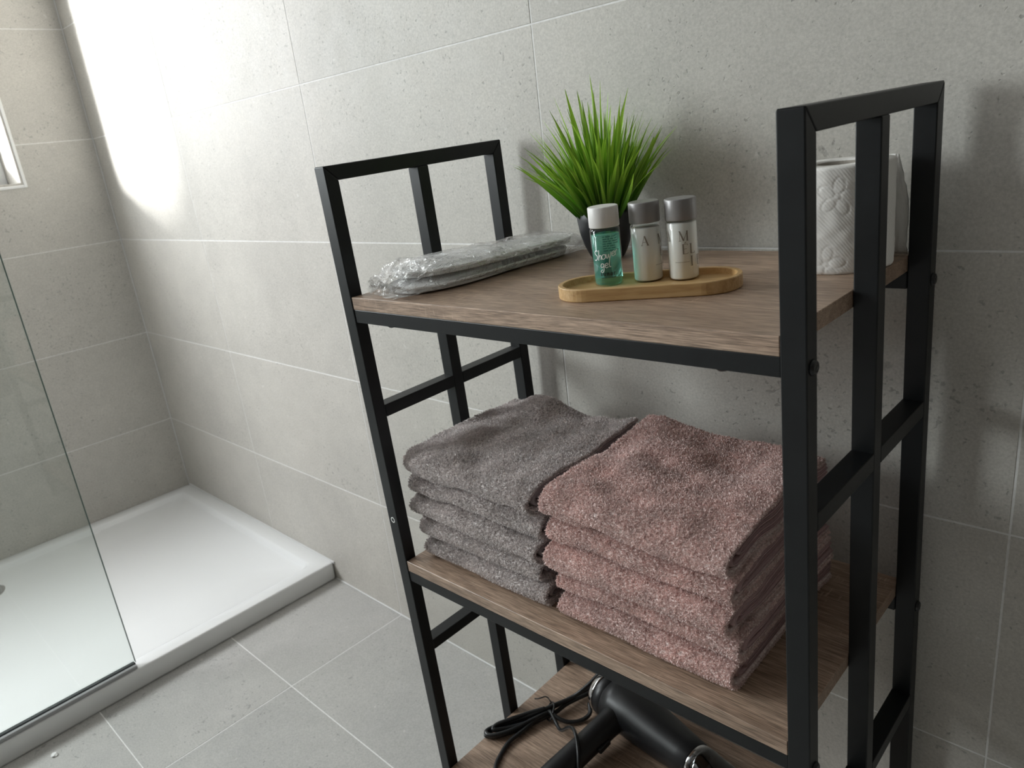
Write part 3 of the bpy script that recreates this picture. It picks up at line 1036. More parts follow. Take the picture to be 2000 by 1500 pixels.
def stad_rings(rings):
    V, F = [], []
    for (ins, z) in rings:
        V += [(x, y, z) for x, y in stadium(TL - 2 * ins, TWD - 2 * ins)]
    n = len(V) // len(rings)
    for i in range(len(rings) - 1):
        for k in range(n):
            F.append((i * n + k, i * n + (k + 1) % n, (i + 1) * n + (k + 1) % n, (i + 1) * n + k))
    F.append(tuple((len(rings) - 1) * n + k for k in range(n)))
    F.append(tuple(range(n))[::-1])
    return pydata('tray', V, F)


me = stad_rings([(0.001, 0.0), (0.0, 0.001), (0.0, 0.0122), (0.0006, 0.013), (0.0045, 0.013), (0.0052, 0.0124), (0.0056, 0.0066), (0.0066, 0.006)])
link('tray_base', me, M_BAMBOO, wt)

t = NT('teal_gel')
t.b.inputs['Base Color'].default_value = (0.32, 0.90, 0.78, 1)
t.b.inputs['Transmission Weight'].default_value = 0.85
t.b.inputs['Roughness'].default_value = 0.03
t.b.inputs['IOR'].default_value = 1.34
M_GEL = t.m
t = NT('milky_lotion')
t.b.inputs['Base Color'].default_value = (0.80, 0.79, 0.75, 1)
t.b.inputs['Subsurface Weight'].default_value = 0.35
t.b.inputs['Subsurface Radius'].default_value = (0.008, 0.007, 0.006)
t.b.inputs['Subsurface Scale'].default_value = 1.0
t.b.inputs['Roughness'].default_value = 0.25
M_LOTION = t.m
M_WCAP = simple('white_cap_plastic', (0.76, 0.75, 0.73, 1), 0.4)
M_GCAP = simple('silver_grey_cap', (0.27, 0.262, 0.26, 1), 0.36, 0.25)
M_PRINTW = simple('white_print', (0.88, 0.90, 0.90, 1), 0.5)
M_PRINTK = simple('black_print', (0.012, 0.02, 0.02, 1), 0.5)
M_PRINTG = simple('taupe_print', (0.24, 0.215, 0.18, 1), 0.5)

BR, BH, CH = 0.0152, 0.0795, 0.0205


def wrap(polys, r, a0, z0, sgn=1):
    """polys: strokes [(points (u,v), width or widths)] in metres; wrapped on a cylinder of radius r about angle a0"""
    V, F = [], []
    for pts, wd in polys:
        P = []
        for (p, q) in zip(pts[:-1], pts[1:]):
            d = math.hypot(q[0] - p[0], q[1] - p[1])
            n = max(1, int(d / 0.0007))
            for k in range(n): P.append((p[0] + (q[0] - p[0]) * k / n, p[1] + (q[1] - p[1]) * k / n))
        P.append(pts[-1])
        b = len(V)
        for i, p in enumerate(P):
            a = P[max(0, i - 1)]; c = P[min(len(P) - 1, i + 1)]
            dx, dy = c[0] - a[0], c[1] - a[1]
            l = math.hypot(dx, dy) or 1
            nx, ny = -dy / l, dx / l
            for s in (-1, 0, 1):
                u, v = p[0] + nx * wd / 2 * s, p[1] + ny * wd / 2 * s
                an = a0 + sgn * u / r
                V.append((r * math.cos(an), r * math.sin(an), z0 + v))
        for i in range(len(P) - 1):
            for s in (0, 1):
                k = b + i * 3 + s
                F.append((k, k + 1, k + 4, k + 3))
    return pydata('print', V, F)


def glyphs(seq, x, y, h, wd, adv):
    out = []
    for ch in seq:
        for st in SCRIPT[ch]:
            out.append(([(x + q[0] * h, y + q[1] * h) for q in catmull([(a, b, 0) for a, b in st], 5)], wd))
        x += adv.get(ch, 0.5) * h
    return out


# hand-lettered strokes (x-height 0.5)
SCRIPT = {
    'S': [[(0.48, 0.95), (0.30, 1.08), (0.10, 0.95), (0.16, 0.70), (0.36, 0.52), (0.38, 0.25), (0.18, 0.08), (-0.02, 0.18)]],
    'h': [[(0.10, 1.05), (0.05, 0.5), (0.0, 0.0)], [(0.02, 0.2), (0.18, 0.48), (0.30, 0.40), (0.28, 0.0)]],
    'o': [[(0.20, 0.48), (0.02, 0.38), (0.0, 0.10), (0.18, 0.0), (0.36, 0.14), (0.34, 0.40), (0.20, 0.48)]],
    'w': [[(0.0, 0.46), (0.04, 0.05), (0.16, 0.02), (0.26, 0.36), (0.30, 0.04), (0.42, 0.04), (0.54, 0.5)]],
    'e': [[(0.02, 0.22), (0.30, 0.30), (0.24, 0.47), (0.05, 0.40), (0.0, 0.14), (0.14, 0.0), (0.34, 0.10)]],
    'r': [[(0.02, 0.46), (0.0, 0.0)], [(0.01, 0.26), (0.12, 0.44), (0.28, 0.46)]],
    'g': [[(0.32, 0.44), (0.12, 0.50), (0.0, 0.28), (0.12, 0.10), (0.30, 0.24), (0.34, 0.46)], [(0.34, 0.46), (0.30, -0.20), (0.12, -0.42), (-0.04, -0.28), (0.16, -0.10)]],
    'l': [[(0.14, 1.0), (0.04, 0.45), (0.06, 0.04), (0.20, 0.06)]],
}
ADV = {'S': 0.52, 'h': 0.40, 'o': 0.44, 'w': 0.62, 'e': 0.42, 'r': 0.36, 'g': 0.46, 'l': 0.3}


def bottle(px, py, label, cap_mat, liquid, fill_h, facing):
    b = empty('toiletry_bottle', on_rack(px, py, ZS1 + 0.0061))
    tag(b, label, 'bottle', 'toiletry bottles on the bamboo tray')
    r = BR
    link('bottle_shell', lathe('bottle_shell', [(0, 0.0), (r - 0.0012, 0.0), (r - 0.0003, 0.0005), (r, 0.0018), (r, BH - CH - 0.0030), (r - 0.0006, BH - CH - 0.0012), (r - 0.0022, BH - CH - 0.0004), (r - 0.0025, BH - CH + 0.002)], 56), M_BOTTLE, b, smooth=True)
    ri = r - 0.0009
    link('liquid', lathe('liquid', [(0, 0.0022), (ri * 0.6, 0.0016), (ri - 0.0012, 0.0012), (ri, 0.0028), (ri, fill_h - 0.0006), (ri - 0.0006, fill_h), (0, fill_h)], 56), liquid, b, smooth=True)
    rc = r + 0.0002
    cap = link('cap', lathe('cap', [(0, BH - CH + 0.001), (rc - 0.0016, BH - CH + 0.001), (rc - 0.0003, BH - CH), (rc, BH - CH + 0.0006), (rc, BH - 0.0012), (rc - 0.0004, BH - 0.0003), (rc - 0.0012, BH), (0, BH)], 56), cap_mat, b)
    for p in cap.data.polygons: p.use_smooth = len(p.vertices) == 4 and abs(p.normal.z) < 0.9
    return b


A_CAM = math.radians(-52)
b1 = bottle(2.0497, -0.2232, 'clear bottle of teal shower gel with white cap on the bamboo tray', M_WCAP, M_GEL, 0.0520, 0)
R_ = BR + 0.00012
pr = glyphs('Shower', -0.0135, 0.0290, 0.0098, 0.00085, ADV)
pr = [([(u, v + 0.22 * u) for u, v in pts], w) for pts, w in pr]
pr2 = glyphs('gel', -0.0065, 0.0195, 0.0098, 0.00085, ADV)
pr2 = [([(u, v + 0.12 * u) for u, v in pts], w) for pts, w in pr2]
link('script_print', wrap(pr + pr2, R_, A_CAM - 0.06, 0.0), M_PRINTW, b1)
# bold name under the script, slab letters l u n a r, then a line of tiny capitals
h_ = 0.0033; k_ = []
def bar(x0, y0, x1, y1, w): k_.append(([(x0, y0), (x1, y1)], w))
x = -0.0078; y = 0.0112
bar(x + 0.0008, y, x + 0.0008, y + h_ * 1.35, 0.0011); bar(x, y + 0.0003, x + 0.0017, y + 0.0003, 0.0005); x += 0.0024
bar(x + 0.0005, y + 0.0006, x + 0.0005, y + h_, 0.0010); bar(x + 0.0023, y, x + 0.0023, y + h_, 0.0010); bar(x + 0.0005, y + 0.0005, x + 0.0023, y + 0.0005, 0.0008); x += 0.0036
bar(x + 0.0005, y, x + 0.0005, y + h_, 0.0010); bar(x + 0.0023, y, x + 0.0023, y + h_ - 0.0005, 0.0010); bar(x + 0.0005, y + h_ - 0.0005, x + 0.0023, y + h_ - 0.0005, 0.0008); x += 0.0036
bar(x + 0.0005, y + 0.0003, x + 0.0005, y + h_ * 0.5, 0.0009); bar(x + 0.0022, y, x + 0.0022, y + h_ - 0.0003, 0.0010); bar(x + 0.0003, y + h_ - 0.0004, x + 0.0022, y + h_ - 0.0004, 0.0007); bar(x + 0.0005, y + h_ * 0.5, x + 0.0022, y + h_ * 0.5, 0.0006); bar(x + 0.0005, y + 0.0003, x + 0.0022, y + 0.0003, 0.0006); x += 0.0035
bar(x + 0.0005, y, x + 0.0005, y + h_, 0.0010); bar(x + 0.0006, y + h_ - 0.0005, x + 0.0020, y + h_ - 0.0003, 0.0009)
for q in range(10):
    xx = -0.0075 + q * 0.00155
    bar(xx, 0.0092, xx + 0.0011, 0.0092, 0.0009)
link('name_print', wrap(k_, R_, A_CAM - 0.02, 0.0), M_PRINTK, b1)
# ingredients printed on the far side, seen through the gel
k_ = []
for q in range(9):
    yy = 0.0480 - q * 0.0021
    x = -0.006
    while x < 0.006:
        l = rnd.uniform(0.0008, 0.0024); bar(x, yy, min(0.0066, x + l), yy, 0.0009); x += l + 0.0005
link('small_print', wrap(k_, R_, A_CAM + math.pi - 0.30, 0.0, -1), M_PRINTK, b1)


def serif_letters(a0, z_top, hgt=0.0094):
    """staircase of capitals: A M / E-acute L / I E"""
    thick, thin = 0.0014, 0.00045
    st = []
    def B(x0, y0, x1, y1, w): st.append(([(x0, y0), (x1, y1)], w))
    def sf(x, y, l=0.0022): B(x - l / 2, y, x + l / 2, y, thin)
    def A(x, y, h):
        B(x, y, x + 0.0031, y + h, thin); B(x + 0.0031, y + h, x + 0.0062, y, thick); B(x + 0.0012, y + h * 0.35, x + 0.0050, y + h * 0.35, thin); sf(x, y); sf(x + 0.0062, y)
    def Mm(x, y, h):
        B(x, y, x, y + h, thin); B(x, y + h, x + 0.0036, y, thick); B(x + 0.0036, y, x + 0.0072, y + h, thin); B(x + 0.0072, y, x + 0.0072, y + h, thick); sf(x, y); sf(x + 0.0072, y); sf(x, y + h, 0.0016); sf(x + 0.0072, y + h, 0.0018)
    def Ee(x, y, h, acc):
        B(x, y, x, y + h, thick)
        for f_, l in ((0, 0.0044), (0.52, 0.0034), (1, 0.0042)): B(x - 0.0008, y + h * f_, x + l, y + h * f_, thin)
        B(x + 0.0044, y, x + 0.0044, y + 0.0014, thin); B(x + 0.0042, y + h, x + 0.0042, y + h - 0.0012, thin)
        if acc: B(x + 0.0014, y + h + 0.0008, x + 0.0030, y + h + 0.0021, thin * 1.4)
    def Ll(x, y, h):
        B(x, y, x, y + h, thick); sf(x, y + h); B(x - 0.0008, y, x + 0.0042, y, thin); B(x + 0.0042, y, x + 0.0042, y + 0.0015, thin)
    def Ii(x, y, h): B(x, y, x, y + h, thick); sf(x, y + h); sf(x, y)
    y1 = z_top - hgt; y2 = y1 - hgt * 1.36; y3 = y2 - hgt * 1.30
    A(-0.0205, y1, hgt); Mm(-0.0018, y1, hgt)
    Ee(0.0010, y2, hgt, True); Ll(0.0086, y2, hgt)
    Ii(0.0090, y3, hgt); Ee(0.0165, y3, hgt, False)
    # thin line of tiny capitals to the left of the last row
    x = -0.0075
    while x < 0.0065:
        B(x, y3 + 0.0042, x + 0.0008, y3 + 0.0042, 0.0006); x += 0.0013
    return wrap(st, R_, a0, 0.0)


b2 = bottle(2.0832, -0.2006, 'milky lotion bottle with grey cap standing beside the teal gel', M_GCAP, M_LOTION, 0.0545, 0)
link('letter_print', serif_letters(A_CAM + 0.98, 0.0470), M_PRINTG, b2)
b3 = bottle(2.1172, -0.1880, 'creamy lotion bottle with grey cap, farthest from the teal gel', M_GCAP, M_LOTION, 0.0565, 0)
link('letter_print', serif_letters(A_CAM - 0.14, 0.0490), M_PRINTG, b3)

# ------------------------------------------------------------------ toilet roll with a loose sheet
t = NT('embossed_tissue'); v = t.objvec(False)
nz = t.noise(t.mapping(v, (500, 500, 1400)), 1.0, 2, 0.5)
wv = t.n('ShaderNodeTexWave', wave_type='BANDS', bands_direction='DIAGONAL')
wv.inputs['Scale'].default_value = 160; t.l(v, wv.inputs['Vector'])
t.b.inputs['Base Color'].default_value = (0.80, 0.785, 0.755, 1); t.b.inputs['Roughness'].default_value = 0.95
t.bump(t.math('ADD', t.math('MULTIPLY', nz, 0.4), t.math('MULTIPLY', wv.outputs['Fac'], 0.6)), 0.2, 0.0008)
M_TISSUE = t.m
M_CARD = simple('grey_cardboard', (0.33, 0.30, 0.26, 1), 0.9)
RR, RH = 0.0485, 0.0985
RCX, RCY = 2.2305, -0.0860
roll = empty('toilet_roll', on_rack(RCX, RCY, ZS1))
tag(roll, 'white embossed toilet roll standing behind the right rack frame', 'toilet roll')
nU, nV = 260, 90
vn = VNoise(77)
A0 = math.atan2(-0.93, 0.36)
V = []
def flower(u, v_, cx, cz, sc):
    dx, dz = (u - cx) / sc, (v_ - cz) / sc
    out = 0.0
    for k in range(5):
        a = math.radians(80 + 72 * k)
        px, pz = dx - 0.62 * math.cos(a), dz - 0.62 * math.sin(a)
        e = math.hypot((px * math.cos(a) + pz * math.sin(a)) / 0.46, (-px * math.sin(a) + pz * math.cos(a)) / 0.30)
        out = max(out, math.exp(-((e - 1.0) / 0.11) ** 2))
    return out
hgt = np.zeros((nV + 1, nU))
for j in range(nV + 1):
    for i in range(nU):
        a = 2 * math.pi * i / nU
        u = ((a - A0 + math.pi) % (2 * math.pi) - math.pi) * RR
        z = RH * j / nV
        fl = max(flower(u, z, -0.002, 0.072, 0.0165), flower(u, z, 0.038, 0.045, 0.0165), flower(u, z, -0.012, 0.010, 0.0165), flower(u, z, -0.045, 0.05, 0.0165))
        hgt[j, i] = -0.00055 * fl
for j in range(nV + 1):
    for i in range(nU):
        a = 2 * math.pi * i / nU
        z = RH * j / nV
        r = RR + hgt[j, i] + 0.0004 * float(vn(i * 0.13, j * 0.2))
        edge = min(j, nV - j)
        r -= 0.0012 if edge == 0 else (0.0003 if edge == 1 else 0)
        V.append((r * math.cos(a), r * math.sin(a), z))
F = []
for j in range(nV):
    for i in range(nU):
        i2 = (i + 1) % nU
        F.append((j * nU + i, j * nU + i2, (j + 1) * nU + i2, (j + 1) * nU + i))
RC = 0.0215
for (rr_, zz) in ((RC, RH - 0.0004), (RC, 0.0004)):
    b = len(V)
    for i in range(nU):
        a = 2 * math.pi * i / nU
        V.append((rr_ * math.cos(a), rr_ * math.sin(a), zz))
t_ = nV * nU; c1 = (nV + 1) * nU; c2 = c1 + nU
for i in range(nU):
    i2 = (i + 1) % nU
    F.append((t_ + i, t_ + i2, c1 + i2, c1 + i)); F.append((i2, i, c2 + i, c2 + i2)); F.append((c1 + i, c1 + i2, c2 + i2, c2 + i))
link('paper_roll', pydata('paper_roll', V, F), M_TISSUE, roll, smooth=True)
link('cardboard_core', lathe('cardboard_core', [(RC - 0.0002, 0.001), (RC - 0.0002, RH - 0.001), (RC - 0.0014, RH - 0.001), (RC - 0.0014, 0.001)], 48, True), M_CARD, roll, smooth=True)
# loose end: leaves the roll at its back and runs to the right, its upper corner folded down
nx_, nz_ = 30, 26
V = []
path = catmull([(-0.010, 0.0478, 0), (0.012, 0.0494, 0), (0.030, 0.0500, 0), (0.0395, 0.0490, 0), (0.0470, 0.0490, 0)], 8)
for i in range(nx_ + 1):
    f_ = i / nx_ * (len(path) - 1.001); k = int(f_); p = path[k] + (path[k + 1] - path[k]) * (f_ - k)
    for j in range(nz_ + 1):
        w = j / nz_
        sx = 0.010 * max(0.0, w - 0.55) / 0.45 * max(0, i / nx_ - 0.6) / 0.4
        V.append((p[0] - sx + 0.0008 * float(vn(j * 0.9, i * 0.1)), p[1] + 0.0012 * float(vn(i * 0.5, j * 0.4, 1)), 0.0004 + w * (RH - 0.0012)))
F = [(i * (nz_ + 1) + j, (i + 1) * (nz_ + 1) + j, (i + 1) * (nz_ + 1) + j + 1, i * (nz_ + 1) + j + 1) for i in range(nx_) for j in range(nz_)]
me = pydata('loose_sheet', V, F)
sh = link('loose_sheet', me, M_TISSUE, roll, smooth=True)
md = sh.modifiers.new('thickness', 'SOLIDIFY'); md.thickness = 0.0006

# ------------------------------------------------------------------ slippers in a clear bag
t = NT('white_waffle_cloth'); v = t.objvec(False)
wx = t.n('ShaderNodeTexWave', wave_type='BANDS', bands_direction='X'); wx.inputs['Scale'].default_value = 130; t.l(v, wx.inputs['Vector'])
wy_ = t.n('ShaderNodeTexWave', wave_type='BANDS', bands_direction='Y'); wy_.inputs['Scale'].default_value = 130; t.l(v, wy_.inputs['Vector'])
h = t.math('MULTIPLY', wx.outputs['Fac'], wy_.outputs['Fac'])
t.l(t.ramp(h, [(0.0, (0.70, 0.70, 0.70)), (0.8, (0.84, 0.84, 0.84))]), t.b.inputs['Base Color'])
t.b.inputs['Roughness'].default_value = 0.9
t.bump(h, 0.5, 0.0008)
M_WAFFLE = t.m
M_SOLE = simple('pale_grey_sole', (0.64, 0.64, 0.63, 1), 0.8)
M_PIPING = simple('white_piping', (0.82, 0.82, 0.81, 1), 0.7)
M_BAG = clear_material('clear_bag_film', (0.965, 0.965, 0.965, 1), rough=0.12, bump=(55, 1.0, 0.010), fres=1.55, fmul=2.2)
SL = 0.262


def sole_outline(n=60, flip=1):
    ctrl = [(0.0, -0.131), (0.026, -0.124), (0.042, -0.098), (0.048, -0.060), (0.045, -0.020), (0.038, 0.030), (0.0365, 0.075), (0.033, 0.108), (0.018, 0.127), (0.0, 0.131), (-0.018, 0.127), (-0.033, 0.108), (-0.037, 0.075), (-0.039, 0.030), (-0.044, -0.020), (-0.046, -0.060), (-0.040, -0.098), (-0.024, -0.124)]
    return [(flip * q[0] * 1.10, q[1]) for q in catmull([(a, b, 0) for a, b in ctrl], 5, True)]


def slipper(cx, cy, cz, rz, ry, label, flip):
    s_ = empty('slipper', RT @ (T(cx, cy, cz, rz) @ Matrix.Rotation(ry, 4, 'X')))
    tag(s_, label, 'slipper', 'pair of slippers in the clear bag')
    ol = sole_outline(flip=flip)
    sole = extrude_poly('sole', ol, 2, 0.0, 0.0060, 0.0012, 2)
    link('sole', sole, M_SOLE, s_)
    ins = [(x * 0.97, y * 0.99) for x, y in ol]
    link('insole', extrude_poly('insole', ins, 2, 0.0058, 0.0072), M_WAFFLE, s_)
    link('piping', tube_mesh('piping', [(x * 1.0, y * 1.0, 0.0062) for x, y in ol], 0.0019, 8, True), M_PIPING, s_)
    # collapsed upper over the toe half (toe at -y)
    V, F = [], []
    ny, nx2 = 18, 16
    ys = np.linspace(-0.129, 0.000, ny)
    for thick in (0.0, -0.0012):
        for i, y in enumerate(ys):
            xs_ = [p[0] for p in ol if abs(p[1] - y) < 0.012]
            hi = max([np.interp(y, [a[1] for a in sorted([(p[0], p[1]) for p in ol if p[0] * 1 > 0], key=lambda r: r[1])], [a[0] for a in sorted([(p[0], p[1]) for p in ol if p[0] > 0], key=lambda r: r[1])]), 0.004])
            lo = min([np.interp(y, [a[1] for a in sorted([(p[0], p[1]) for p in ol if p[0] < 0], key=lambda r: r[1])], [a[0] for a in sorted([(p[0], p[1]) for p in ol if p[0] < 0], key=lambda r: r[1])]), -0.004])
            f_ = (y + 0.129) / 0.129
            H = 0.0065 * min(1, f_ * 5) * (0.75 + 0.25 * f_)
            for j in range(nx2 + 1):
                a = j / nx2
                x = lo + (hi - lo) * a
                z = 0.0072 + max(0.0, (H * (1 - (2 * a - 1) ** 4) ** 0.6)) + 0.0006 * float(vn(i * 0.6, j * 0.6, 2)) + thick
                yy = y - 0.020 * (1 - (2 * a - 1) ** 2) * f_ * -1.0 * 0.6
                V.append((x, yy, z))
    m = nx2 + 1; o2 = ny * m
    for i in range(ny - 1):
        for j in range(nx2):
            a = i * m + j
            F.append((a, a + 1, a + m + 1, a + m)); F.append((o2 + a, o2 + a + m, o2 + a + m + 1, o2 + a + 1))
    for j in range(nx2):
        a = (ny - 1) * m + j
        F.append((a, a + 1, o2 + a + 1, o2 + a)); F.append((j + 1, j, o2 + j, o2 + j + 1))
    for i in range(ny - 1):
        a = i * m
        F.append((a + m, a, o2 + a, o2 + a + m)); a = i * m + nx2
        F.append((a, a + m, o2 + a + m, o2 + a))
    link('upper', pydata('upper', V, F), M_WAFFLE, s_, smooth=True)
    return s_


SRZ = math.radians(-9)
slipper(1.806, -0.172, ZS1 + 0.0022, SRZ, 0.0, 'white cloth slipper under the other one in the clear bag', 1)
slipper(1.809, -0.166, ZS1 + 0.0178, SRZ - 0.03, -0.012, 'white cloth slipper on top in the clear plastic bag', -1)
# bag film: a closed pillow round the pair, its front end gathered and crumpled
nA, nB = 96, 110
V = []
bn = VNoise(5, 64)
for i in range(nB + 1):
    tt = i / nB
    y = -0.150 + 0.303 * tt
    wv_ = 0.058 * (1 - 0.06 * math.cos(tt * 6))
    hv = 0.0345
    endf = min(1, tt / 0.16); endb = min(1, (1 - tt) / 0.10)
    hv *= (0.42 + 0.58 * math.sin(endf * math.pi / 2)) * (0.10 + 0.90 * math.sin(endb * math.pi / 2))
    hv *= 0.80 + 0.24 * (1 - tt)
    wv_ *= (0.62 + 0.38 * math.sin(endf * math.pi / 2)) * (0.55 + 0.45 * math.sin(endb * math.pi / 2))
    crum = 1.0 + 2.6 * max(0, 1 - tt / 0.30)
    for j in range(nA):
        a = 2 * math.pi * j / nA
        cx_, sz_ = math.cos(a), math.sin(a)
        x = wv_ * math.copysign(abs(cx_) ** 0.75, cx_)
        z = hv / 2 + hv / 2 * math.copysign(abs(sz_) ** 0.62, sz_)
        k = (float(bn(i * 0.16, j * 0.21)) * 0.5 + abs(float(bn(i * 0.42 + 9, j * 0.45, 1))) * 0.55) * 0.0030 * crum
        x += k * cx_ * 1.2; z += k * (0.9 if sz_ > 0 else 0.0)
        z = max(z, 0.0005)
        V.append((x, y + 0.004 * crum * 0.5 * float(bn(j * 0.35, i * 0.12, 2)) * max(0, 1 - tt / 0.2), z))
F = []
for i in range(nB):
    for j in range(nA):
        j2 = (j + 1) % nA
        F.append((i * nA + j, i * nA + j2, (i + 1) * nA + j2, (i + 1) * nA + j))
bag = link('plastic_bag', pydata('plastic_bag', V, F), M_BAG, None, on_rack(1.8080, -0.1690, ZS1 + 0.0003, SRZ))
tag(bag, 'crumpled clear plastic bag around the white slippers', 'bag')
# the gathered mouth of the bag: loose pleats sticking out toward the front
V, F = [], []
nf, nl = 60, 12
for i in range(nf + 1):
    a = i / nf
    for j in range(nl + 1):
        b_ = j / nl
        x = 0.006 + (a - 0.5) * (0.074 - 0.018 * b_) + 0.004 * float(bn(i * 0.5, j * 0.3, 3)) * b_
        y = -0.138 - 0.019 * b_ - 0.005 * float(bn(i * 0.35, 3, 1)) * b_
        z = 0.010 + 0.006 * b_ * (1 + 1.5 * float(bn(i * 0.22, 7.5, 0))) + 0.0045 * math.sin(i * 0.9 + 1.3 * math.sin(i * 0.31)) * b_ + 0.002 * float(bn(i * 0.6, j * 0.5, 2))
        V.append((x, y, max(z, 0.001)))
for i in range(nf):
    for j in range(nl):
        a = i * (nl + 1) + j
        F.append((a, a + 1, a + nl + 2, a + nl + 1))
link('bag_mouth', pydata('bag_mouth', V, F), M_BAG, bag)

# ------------------------------------------------------------------ hair dryer and its cord on the lowest shelf
M_DRYER = simple('matte_black_plastic', (0.010, 0.0105, 0.012, 1), 0.38)
M_CORD = simple('black_cord_rubber', (0.011, 0.012, 0.013, 1), 0.33)
M_SMOKE = clear_material('smoky_clear_plastic', (0.45, 0.45, 0.46, 1), rough=0.05, fres=1.6, fmul=1.4)
DZ = ZS3 + 0.0400
dax = Vector((0.195, -0.040, 0.0)).normalized()
drz = math.atan2(dax.y, dax.x)
dry = empty('hair_dryer', on_rack(1.846, -0.082, ZS3))
tag(dry, 'matte black hair dryer lying on the lowest shelf', 'hair dryer')
BA = Matrix.Translation((0, 0, 0.0397)) @ Matrix.Rotation(drz, 4, 'Z') @ Matrix.Rotation(math.pi / 2, 4, 'Y')
me = lathe('barrel', [(0.0, 0.004), (0.020, 0.004), (0.024, 0.001), (0.030, 0.003), (0.0345, 0.010), (0.0372, 0.020), (0.0378, 0.0325), (0.0372, 0.0330), (0.0372, 0.0338), (0.0380, 0.0343), (0.0390, 0.050), (0.0388, 0.075), (0.0370, 0.110), (0.0335, 0.150), (0.0300, 0.185), (0.0285, 0.205), (0.0278, 0.206), (0.0250, 0.204), (0.0, 0.200)], 56)
me.transform(BA); link('barrel', me, M_DRYER, dry, smooth=True)
me = lathe('chrome_ring', [(0.0215, 0.0010), (0.0242, -0.0010), (0.0300, 0.0006), (0.0345, 0.0055), (0.0370, 0.0125), (0.0374, 0.0150), (0.0360, 0.0152), (0.0235, 0.0032)], 56, True)
me.transform(BA); link('chrome_ring', me, M_CHROME, dry, smooth=True)
me = lathe('nozzle_collar', [(0.0270, 0.2045), (0.0274, 0.2065), (0.0268, 0.2130), (0.0255, 0.2135), (0.0250, 0.2050)], 48, True)
me.transform(BA); link('nozzle_collar', me, M_CHROME, dry, smooth=True)
V, F = [], []
n = 48
for (zz, rw, rh) in ((0.2100, 0.0285, 0.0285), (0.222, 0.0290, 0.0280), (0.236, 0.0300, 0.0220), (0.252, 0.0330, 0.0110), (0.262, 0.0350, 0.0065), (0.262, 0.0338, 0.0052), (0.252, 0.0318, 0.0097), (0.236, 0.0287, 0.0207), (0.222, 0.0277, 0.0267), (0.2100, 0.0272, 0.0272)):
    for k in range(n):
        a = 2 * math.pi * k / n
        V.append((rh * math.cos(a), rw * math.sin(a), zz))
for i in range(10):
    for k in range(n):
        F.append((i * n + k, i * n + (k + 1) % n, ((i + 1) % 10) * n + (k + 1) % n, ((i + 1) % 10) * n + k))
me = pydata('nozzle', V, F); me.transform(BA)
link('nozzle', me, M_SMOKE, dry, smooth=True)
# handle: oval tube leaving the barrel toward the front of the shelf
hp = catmull([(0.058, -0.020, 0.0385), (0.0545, -0.048, 0.0380), (0.0500, -0.085, 0.0340), (0.0440, -0.130, 0.0290), (0.0390, -0.172, 0.0250), (0.0375, -0.186, 0.0240)], 6)
hr = np.interp(np.linspace(0, 1, len(hp)), [0, 0.12, 0.25, 0.5, 0.8, 0.95, 1.0], [0.030, 0.0235, 0.0205, 0.0198, 0.0205, 0.0200, 0.0150])
link('handle', tube_mesh('handle', hp, list(hr), 28), M_DRYER, dry)
me = box_mesh('switch', -0.004, 0.004, -0.013, 0.013, 0, 0.006, 0.0018, 2)
me.transform(Matrix.Translation((0.0685, -0.090, 0.031)) @ Matrix.Rotation(math.radians(85), 4, 'Y') @ Matrix.Rotation(0, 4, 'Z'))
link('switch', me, M_CORD, dry)

cord = empty('power_cord', on_rack(1.781, -0.1513, ZS3))
tag(cord, 'bundled black power cord with a wire tie beside the hair dryer', 'cord')


def cpath(name, pts, r=0.0036):
    q = [(x - 1.781, y + 0.1513, max(z, r + 0.0002)) for x, y, z in pts]
    link(name, tube_mesh(name, catmull(q, 9), r, 10), M_CORD, cord)


# strands that pass through the tie, looped at both ends
cpath('cord_strand', [(1.8330, -0.0250, 0.006), (1.8120, -0.0500, 0.006), (1.7980, -0.0950, 0.010), (1.7830, -0.1460, 0.012), (1.7620, -0.1830, 0.008), (1.7400, -0.2180, 0.006), (1.7285, -0.2400, 0.006), (1.7310, -0.2490, 0.006), (1.7450, -0.2380, 0.005), (1.7660, -0.2040, 0.005), (1.7860, -0.1560, 0.006)])
cpath('cord_strand', [(1.8560, -0.0560, 0.070), (1.8380, -0.0720, 0.060), (1.8230, -0.0900, 0.040), (1.8050, -0.1120, 0.022), (1.7870, -0.1440, 0.018), (1.7690, -0.1740, 0.014), (1.7470, -0.2060, 0.011), (1.7300, -0.2330, 0.010), (1.7290, -0.2470, 0.011), (1.7420, -0.2460, 0.011), (1.7600, -0.2200, 0.011), (1.7790, -0.1740, 0.013), (1.7890, -0.1480, 0.013)])
cpath('cord_strand', [(1.8260, -0.0560, 0.012), (1.8140, -0.0880, 0.014), (1.8000, -0.1220, 0.013), (1.7900, -0.1500, 0.007), (1.7740, -0.1850, 0.010), (1.7530, -0.2150, 0.009), (1.7380, -0.2370, 0.013), (1.7360, -0.2270, 0.015), (1.7480, -0.2050, 0.016), (1.7640, -0.1770, 0.016), (1.7800, -0.1560, 0.018)])
# short curl to the right of the tie
cpath('cord_strand', [(1.7850, -0.1540, 0.014), (1.8060, -0.1540, 0.010), (1.8230, -0.1470, 0.006), (1.8370, -0.1310, 0.005), (1.8400, -0.1130, 0.007), (1.8290, -0.0990, 0.012)])
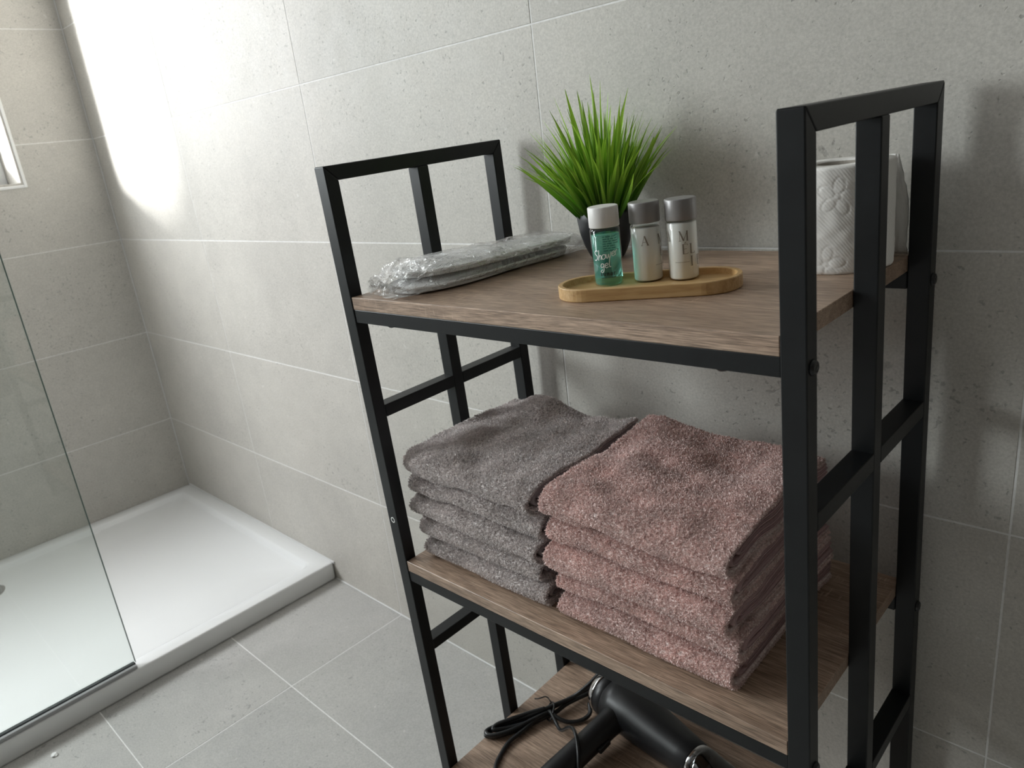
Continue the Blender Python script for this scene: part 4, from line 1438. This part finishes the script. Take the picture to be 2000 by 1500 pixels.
# the two free ends run to the front of the shelf
cpath('cord_strand', [(1.7780, -0.1750, 0.012), (1.7750, -0.2010, 0.008), (1.7700, -0.2330, 0.005), (1.7750, -0.2580, 0.004), (1.7860, -0.2830, 0.004), (1.8080, -0.3040, 0.004), (1.8450, -0.3130, 0.005), (1.8760, -0.3000, 0.016), (1.8832, -0.2740, 0.0235), (1.8838, -0.2660, 0.0240)])
cpath('cord_strand', [(1.7880, -0.1520, 0.015), (1.8060, -0.1620, 0.012), (1.8290, -0.1740, 0.014), (1.8560, -0.1800, 0.040), (1.8790, -0.1930, 0.055), (1.9010, -0.2130, 0.047), (1.9190, -0.2400, 0.020), (1.9300, -0.2620, 0.006), (1.9520, -0.2850, 0.008), (1.9700, -0.2880, 0.0105)], 0.0029)
pg = lathe('plug', [(0, 0.0), (0.0035, 0.0), (0.0042, 0.012), (0.0095, 0.018), (0.0100, 0.032), (0.0085, 0.034), (0, 0.034)], 20)
pg.transform(Matrix.Translation((1.9690 - 1.781, -0.2880 + 0.1513, 0.0105)) @ Matrix.Rotation(math.pi / 2, 4, 'Y'))
plug = link('plug', pg, M_CORD, cord, smooth=True)
for q in (-0.0048, 0.0048):
    link('plug_pin', tube_mesh('plug_pin', [(1.9690 - 1.781 + 0.0335, -0.2880 + 0.1513 + q, 0.0105), (1.9690 - 1.781 + 0.0525, -0.2880 + 0.1513 + q, 0.0105)], 0.0022, 10), M_CHROME, plug)
tie = catmull([(0.012, -0.009, 0.010), (0.007, 0.006, 0.022), (-0.003, 0.011, 0.020), (-0.008, 0.004, 0.010), (-0.002, -0.006, 0.003), (0.008, -0.011, 0.004)], 6, True)
link('wire_tie', tube_mesh('wire_tie', [(p[0] + 0.004, p[1] + 0.0, p[2]) for p in tie], 0.0014, 8, True), M_BOLT, cord)
link('tie_end', tube_mesh('tie_end', catmull([(0.000, 0.010, 0.021), (-0.012, 0.012, 0.024), (-0.022, 0.004, 0.021), (-0.030, 0.002, 0.018)], 6), 0.0011, 8), M_BOLT, cord)
